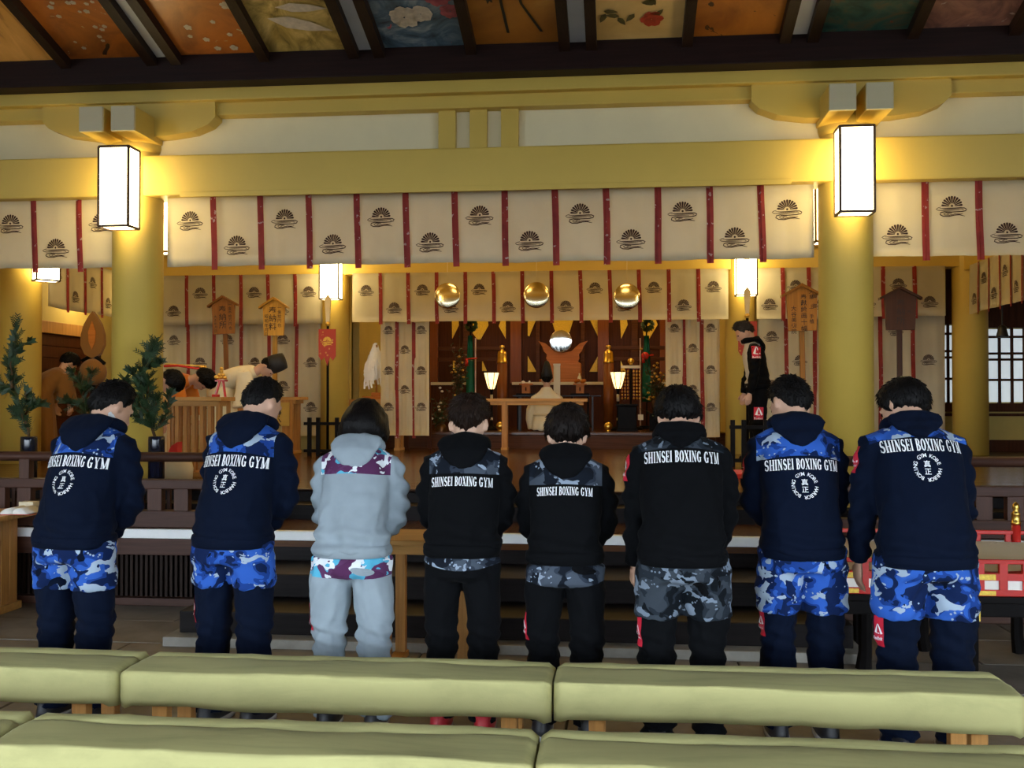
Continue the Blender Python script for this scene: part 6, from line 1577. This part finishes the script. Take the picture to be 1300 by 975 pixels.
# bell rack
Y = 16.75; k = 16.75 / 1300; x = X_at(801, Y); zr = Z_at(801, 466, Y) - DAIS_Z
br_ = empty('bell_rack', (x, Y, DAIS_Z), 0, 'rack of small gold bells under a pale crossbar and round finial', 'rack')
obj('crossbar', bx(-12.5 * k, 12.5 * k, -0.03, 0.03, zr - 0.02, zr + 0.025, 0.006), M['ivory'], br_)
bm = bmesh.new(); tube(bm, [(0, 0, 0.0), (0, 0, zr + 0.06)], 0.018, 8); obj('post', bm, M['black_lacquer'], br_, True)
bm = bmesh.new(); lathe(bm, [(0.2, 0), (0.18, 0.04), (0.02, 0.07)], 18); obj('base', bm, M['black_lacquer'], br_, True)
bm = bmesh.new(); ellipsoid(bm, (0, 0, zr + 0.10), (0.055, 0.055, 0.045)); ellipsoid(bm, (0.0, 0, zr + 0.055), (0.03, 0.03, 0.02)); obj('finial', bm, M['gold'], br_, True)
bme = bmesh.new(); ellipsoid(bme, (0, 0, 0), (0.017, 0.017, 0.02), None, 8, 6); bell_me = bpy.data.meshes.new('bell'); bme.to_mesh(bell_me); bme.free(); bell_me.materials.append(M['gold'])
for i in range(7):
    if i == 3: continue
    for j in range(9): link('bell', bell_me, br_, (-11 * k + i * 22 * k / 6, -0.02, zr - 0.07 - j * 0.055))
    obj('cord', bx(-11 * k + i * 22 * k / 6 - 0.003, -11 * k + i * 22 * k / 6 + 0.003, -0.022, -0.018, zr - 0.52, zr - 0.02), M['red_lacquer'], br_)
# offerings
def sanbo(px, py, Y, label, items):
    x = X_at(px, Y); z = Z_at(px, py, Y); k = Y / 1300
    root = empty('offering_stand', (x, Y, DAIS_Z), 0, label, 'stand'); zz = z - DAIS_Z
    obj('tray', bx(-8.5 * k, 8.5 * k, -0.1, 0.1, zz - 0.025, zz, 0.004), M['orange_wood'], root)
    obj('pedestal', bx(-5 * k, 5 * k, -0.07, 0.07, zz - 0.16, zz - 0.025, 0.004), M['orange_wood'], root)
    bm = bmesh.new(); lathe(bm, [(0.055, zz - 0.12), (0.055, zz - 0.06)], 14, (0, 0, 0)); 
    for v in bm.verts: v.co = (v.co.x * 0.7, v.co.y - 0.018, v.co.z)
    obj('pedestal_hole', bm, M['altar_wood'], root, True)
    obj('under_table', bx(-12 * k, 12 * k, -0.12, 0.12, zz - 0.20, zz - 0.16, 0.004), M['black_lacquer'], root)
    for s in (-1, 1): obj('leg', bx(s * 10 * k - 0.015, s * 10 * k + 0.015, -0.1, 0.1, 0, zz - 0.20), M['black_lacquer'], root)
    items(x, Y, z)
def cups(x, Y, z):
    for dx, r_ in ((-0.05, 0.035), (0.055, 0.02)):
        bm = bmesh.new(); lathe(bm, [(r_ * 0.6, 0), (r_, 0.02), (r_ * 0.9, 0.035), (0.004, 0.05)], 14); tag(obj('white_cup', bm, M['paper'], None, True, (x + dx, Y, z)), 'wide white cup on the offering stand' if r_ > 0.03 else 'narrow white cup on the offering stand', 'cup')
def bottle(x, Y, z):
    root = empty('offering_bottle', (x - 0.01, Y, z), 0, 'pale gold offering bottle among orange leaves on the stand', 'bottle')
    bm = bmesh.new(); lathe(bm, [(0.03, 0), (0.038, 0.06), (0.03, 0.11), (0.012, 0.14), (0.014, 0.17)], 14); obj('bottle_body', bm, M['ivory'], root, True)
    bm = bmesh.new()
    for a in range(7): t = a * 0.9; ellipsoid(bm, (0.065 * math.cos(t), 0.05 * math.sin(t), 0.03 + 0.01 * (a % 3)), (0.03, 0.03, 0.028), None, 8, 6)
    obj('orange_fruit', bm, M['orange_wood'], root, True)
sanbo(668, 487, 16.8, 'orange wooden offering stand with white cups beside the kneeling priest', cups)
sanbo(736.5, 487, 16.8, 'orange wooden offering stand with the gold bottle', bottle)
tb0 = empty('paper_tablet', (X_at(707, 16.6), 16.6, DAIS_Z), 0, 'upright pale wooden tablet behind the kneeling priest\'s hat', 'tablet')
k = 16.6 / 1300; zt = Z_at(707, 464, 16.6) - DAIS_Z; obj('tablet_board', bx(-4.2 * k, 4.2 * k, -0.015, 0.015, 0.04, zt, 0.004), M['ivory'], tb0); obj('tablet_cap', bx(-4.6 * k, 4.6 * k, -0.02, 0.02, zt, zt + 0.03, 0.004), M['robe_white'], tb0)
obj('foot', bx(-0.1, 0.1, -0.08, 0.08, 0, 0.04, 0.004), M['hinoki'], tb0)
# glass-topped low table around the priest
gt = empty('low_black_table', (X_at(706, 16.35), 16.35, DAIS_Z), 0, 'low thin-framed black table in front of the kneeling priest', 'table'); k = 16.4 / 1300
zt = Z_at(706, 502, 16.35) - DAIS_Z
obj('top', bx(-54 * k, 56 * k, -0.12, 0.12, zt - 0.02, zt, 0.004), M['black_lacquer'], gt)
for s in (-46, 46):
    for y in (-0.1, 0.1): obj('leg', bx(s * k - 0.012, s * k + 0.012, y - 0.012, y + 0.012, 0, zt - 0.02), M['black_metal'], gt)
obj('edge', bx(-54 * k, 56 * k, -0.128, -0.12, zt - 0.012, zt + 0.0), M['black_metal'], gt)
# black cabinet
cb = empty('black_cabinet', (X_at(796, 15.95), 15.95, DAIS_Z), 0, 'small black lacquer cabinet beneath the bell rack', 'cabinet'); k = 16 / 1300; zt = Z_at(796, 513, 15.95) - DAIS_Z
obj('cabinet_body', bx(-12 * k, 12 * k, -0.12, 0.12, 0.03, zt - 0.03, 0.01), M['black_lacquer'], cb); obj('cabinet_top', bx(-14 * k, 14 * k, -0.14, 0.14, zt - 0.03, zt, 0.006), M['black_lacquer'], cb)
obj('plinth', bx(-13 * k, 13 * k, -0.13, 0.13, 0, 0.03), M['black_lacquer'], cb); obj('paper_charm', bx(13.5 * k, 20 * k, -0.14, -0.12, zt * 0.42, zt * 0.62), M['ivory'], cb)
# flower arrangements
def flowers(px, Y, py_pot, label, palette, spread, n, seed):
    rr = random.Random(seed); x = X_at(px, Y); k = Y / 1300; zp = Z_at(px, py_pot, Y) - DAIS_Z
    root = empty('flower_arrangement', (x, Y, DAIS_Z), 0, label, 'flowers')
    obj('stand', bx(-0.12, 0.12, -0.11, 0.11, 0, zp - 0.22, 0.006), M['black_lacquer'], root)
    bm = bmesh.new(); lathe(bm, [(0.05, zp - 0.22), (0.085, zp - 0.14), (0.09, zp - 0.06), (0.06, zp)], 16); obj('pot', bm, M['bronze_dark'], root, True)
    bm = bmesh.new(); bl_ = bmesh.new(); g = [bmesh.new() for _ in palette]
    for q in range(n):
        ex, ez = rr.gauss(0, spread[0]), abs(rr.gauss(spread[1] * 0.6, spread[1] * 0.45)); ey = rr.gauss(0, 0.06)
        e = Vector((ex, ey, zp + ez)); tube(bm, [(0, 0, zp - 0.03), (ex * 0.4, ey * 0.4, zp + ez * 0.6), e], [0.004, 0.004, 0.003], 4)
        for m_ in range(4):
            c = Vector((0, 0, zp)).lerp(e, rr.uniform(0.4, 1.0)); d = Vector((rr.uniform(-1, 1), rr.uniform(-1, 1), rr.uniform(-0.3, 0.8))).normalized() * rr.uniform(0.04, 0.08); s_ = d.orthogonal().normalized() * 0.014
            bl_.faces.new([bl_.verts.new(v) for v in (c, c + d * 0.5 + s_, c + d, c + d * 0.5 - s_)])
        if q % 2 == 0: ellipsoid(g[q // 2 % len(palette)], e, (0.024, 0.024, 0.018), None, 8, 5)
    obj('stems', bm, M['stem'], root); obj('leaves', bl_, M['leaf'], root)
    for gg, mt_ in zip(g, palette): obj('blossoms', gg, M[mt_], root, True)
M['bronze_dark'] = flat('dark_bronze', (0.10, 0.05, 0.02), 0.35, 0.7, var=0.2)
M['yellow_fl'] = flat('yellow_flower', (0.62, 0.34, 0.03), 0.6, var=0.2); M['brown_fl'] = flat('brown_flower', (0.16, 0.08, 0.04), 0.6, var=0.3); M['white_fl'] = flat('white_flower', (0.7, 0.66, 0.55), 0.6, var=0.1)
flowers(834, 16.2, 507, 'yellow and green flower arrangement beside the gathered curtain', ['yellow_fl', 'yellow_fl', 'brown_fl'], (0.09, 0.45), 60, 5)
flowers(583, 16.2, 504, 'tall dark dried flower arrangement beside the green banner with red cord', ['brown_fl', 'brown_fl', 'yellow_fl'], (0.07, 0.6), 60, 6)
flowers(560, 15.7, 538, 'dark low plant dotted with small white blossoms at the dais edge', ['white_fl', 'brown_fl', 'brown_fl'], (0.14, 0.32), 50, 7)
flowers(850, 15.75, 540, 'low plant with white blossoms at the dais edge by the black cabinet', ['white_fl', 'brown_fl', 'yellow_fl'], (0.14, 0.25), 40, 8)
# red cloth and gold knob glimpsed between two people
tag(obj('red_floor_cloth', bx(-0.35, 0.35, -0.3, 0.3, 0, 0.05, 0.01), M['red_hakama'], None, loc=(X_at(948, 9.9), 9.9, F)), 'flat red cushion on the polished floor before the black fence', 'cushion')
cbn = empty('cloth_bundle', (X_at(222, 9.1), 9.1, F), 0, 'cream cloth bundle with a red peak on the floor behind the navy vase', 'cloth')
bm = bmesh.new(); loft(bm, [((0, 0, 0.0), .16, .12, 0, 2.6), ((0, 0, 0.1), .17, .13, 0, 2.4), ((0.01, 0, 0.19), .14, .11, 0, 2.2), ((0.0, 0, 0.235), .08, .07, 0, 2.2)], 20); obj('bundle', bm, M['robe_cream'], cbn, True)
bm = bmesh.new(); poly_prism(bm, [(-0.055, 0.22), (0.045, 0.22), (0.05, 0.345), (-0.01, 0.31)], -0.05, 0.05); obj('red_peak', bm, M['red_hakama'], cbn)

# ------------------------------------------------------------------ fill lamps added unseen under the inner ceiling to warm the hall
M['inner_fill'] = emit('fill_lamp_glow', (1.0, 0.68, 0.25), 8.5)
def fill_lamp(x, y, label):
    root = empty('fill_lamp', (x, y, 3.72), 0, label, 'lamp', 'added fill lamps of the inner hall')
    bm = bmesh.new(); lathe(bm, [(0.26, 0.0), (0.30, 0.05), (0.30, 0.14), (0.26, 0.19)], 24); obj('globe', bm, M['inner_fill'], root, True)
    bm = bmesh.new(); lathe(bm, [(0.03, 0.18), (0.03, 0.40), (0.10, 0.41), (0.10, 0.43)], 16); obj('stem', bm, M['frame_brown'], root, True)
for x in (-4.3, -2.2, 0.0, 2.9):
    for y in (10.0, 12.4): fill_lamp(x, y, 'round glowing fill lamp added under the inner hall ceiling')
for x, y in ((-2.2, 16.2), (0.2, 16.2), (-2.0, 17.5), (0.3, 17.5)): fill_lamp(x, y, 'round glowing fill lamp added under the inner hall ceiling')
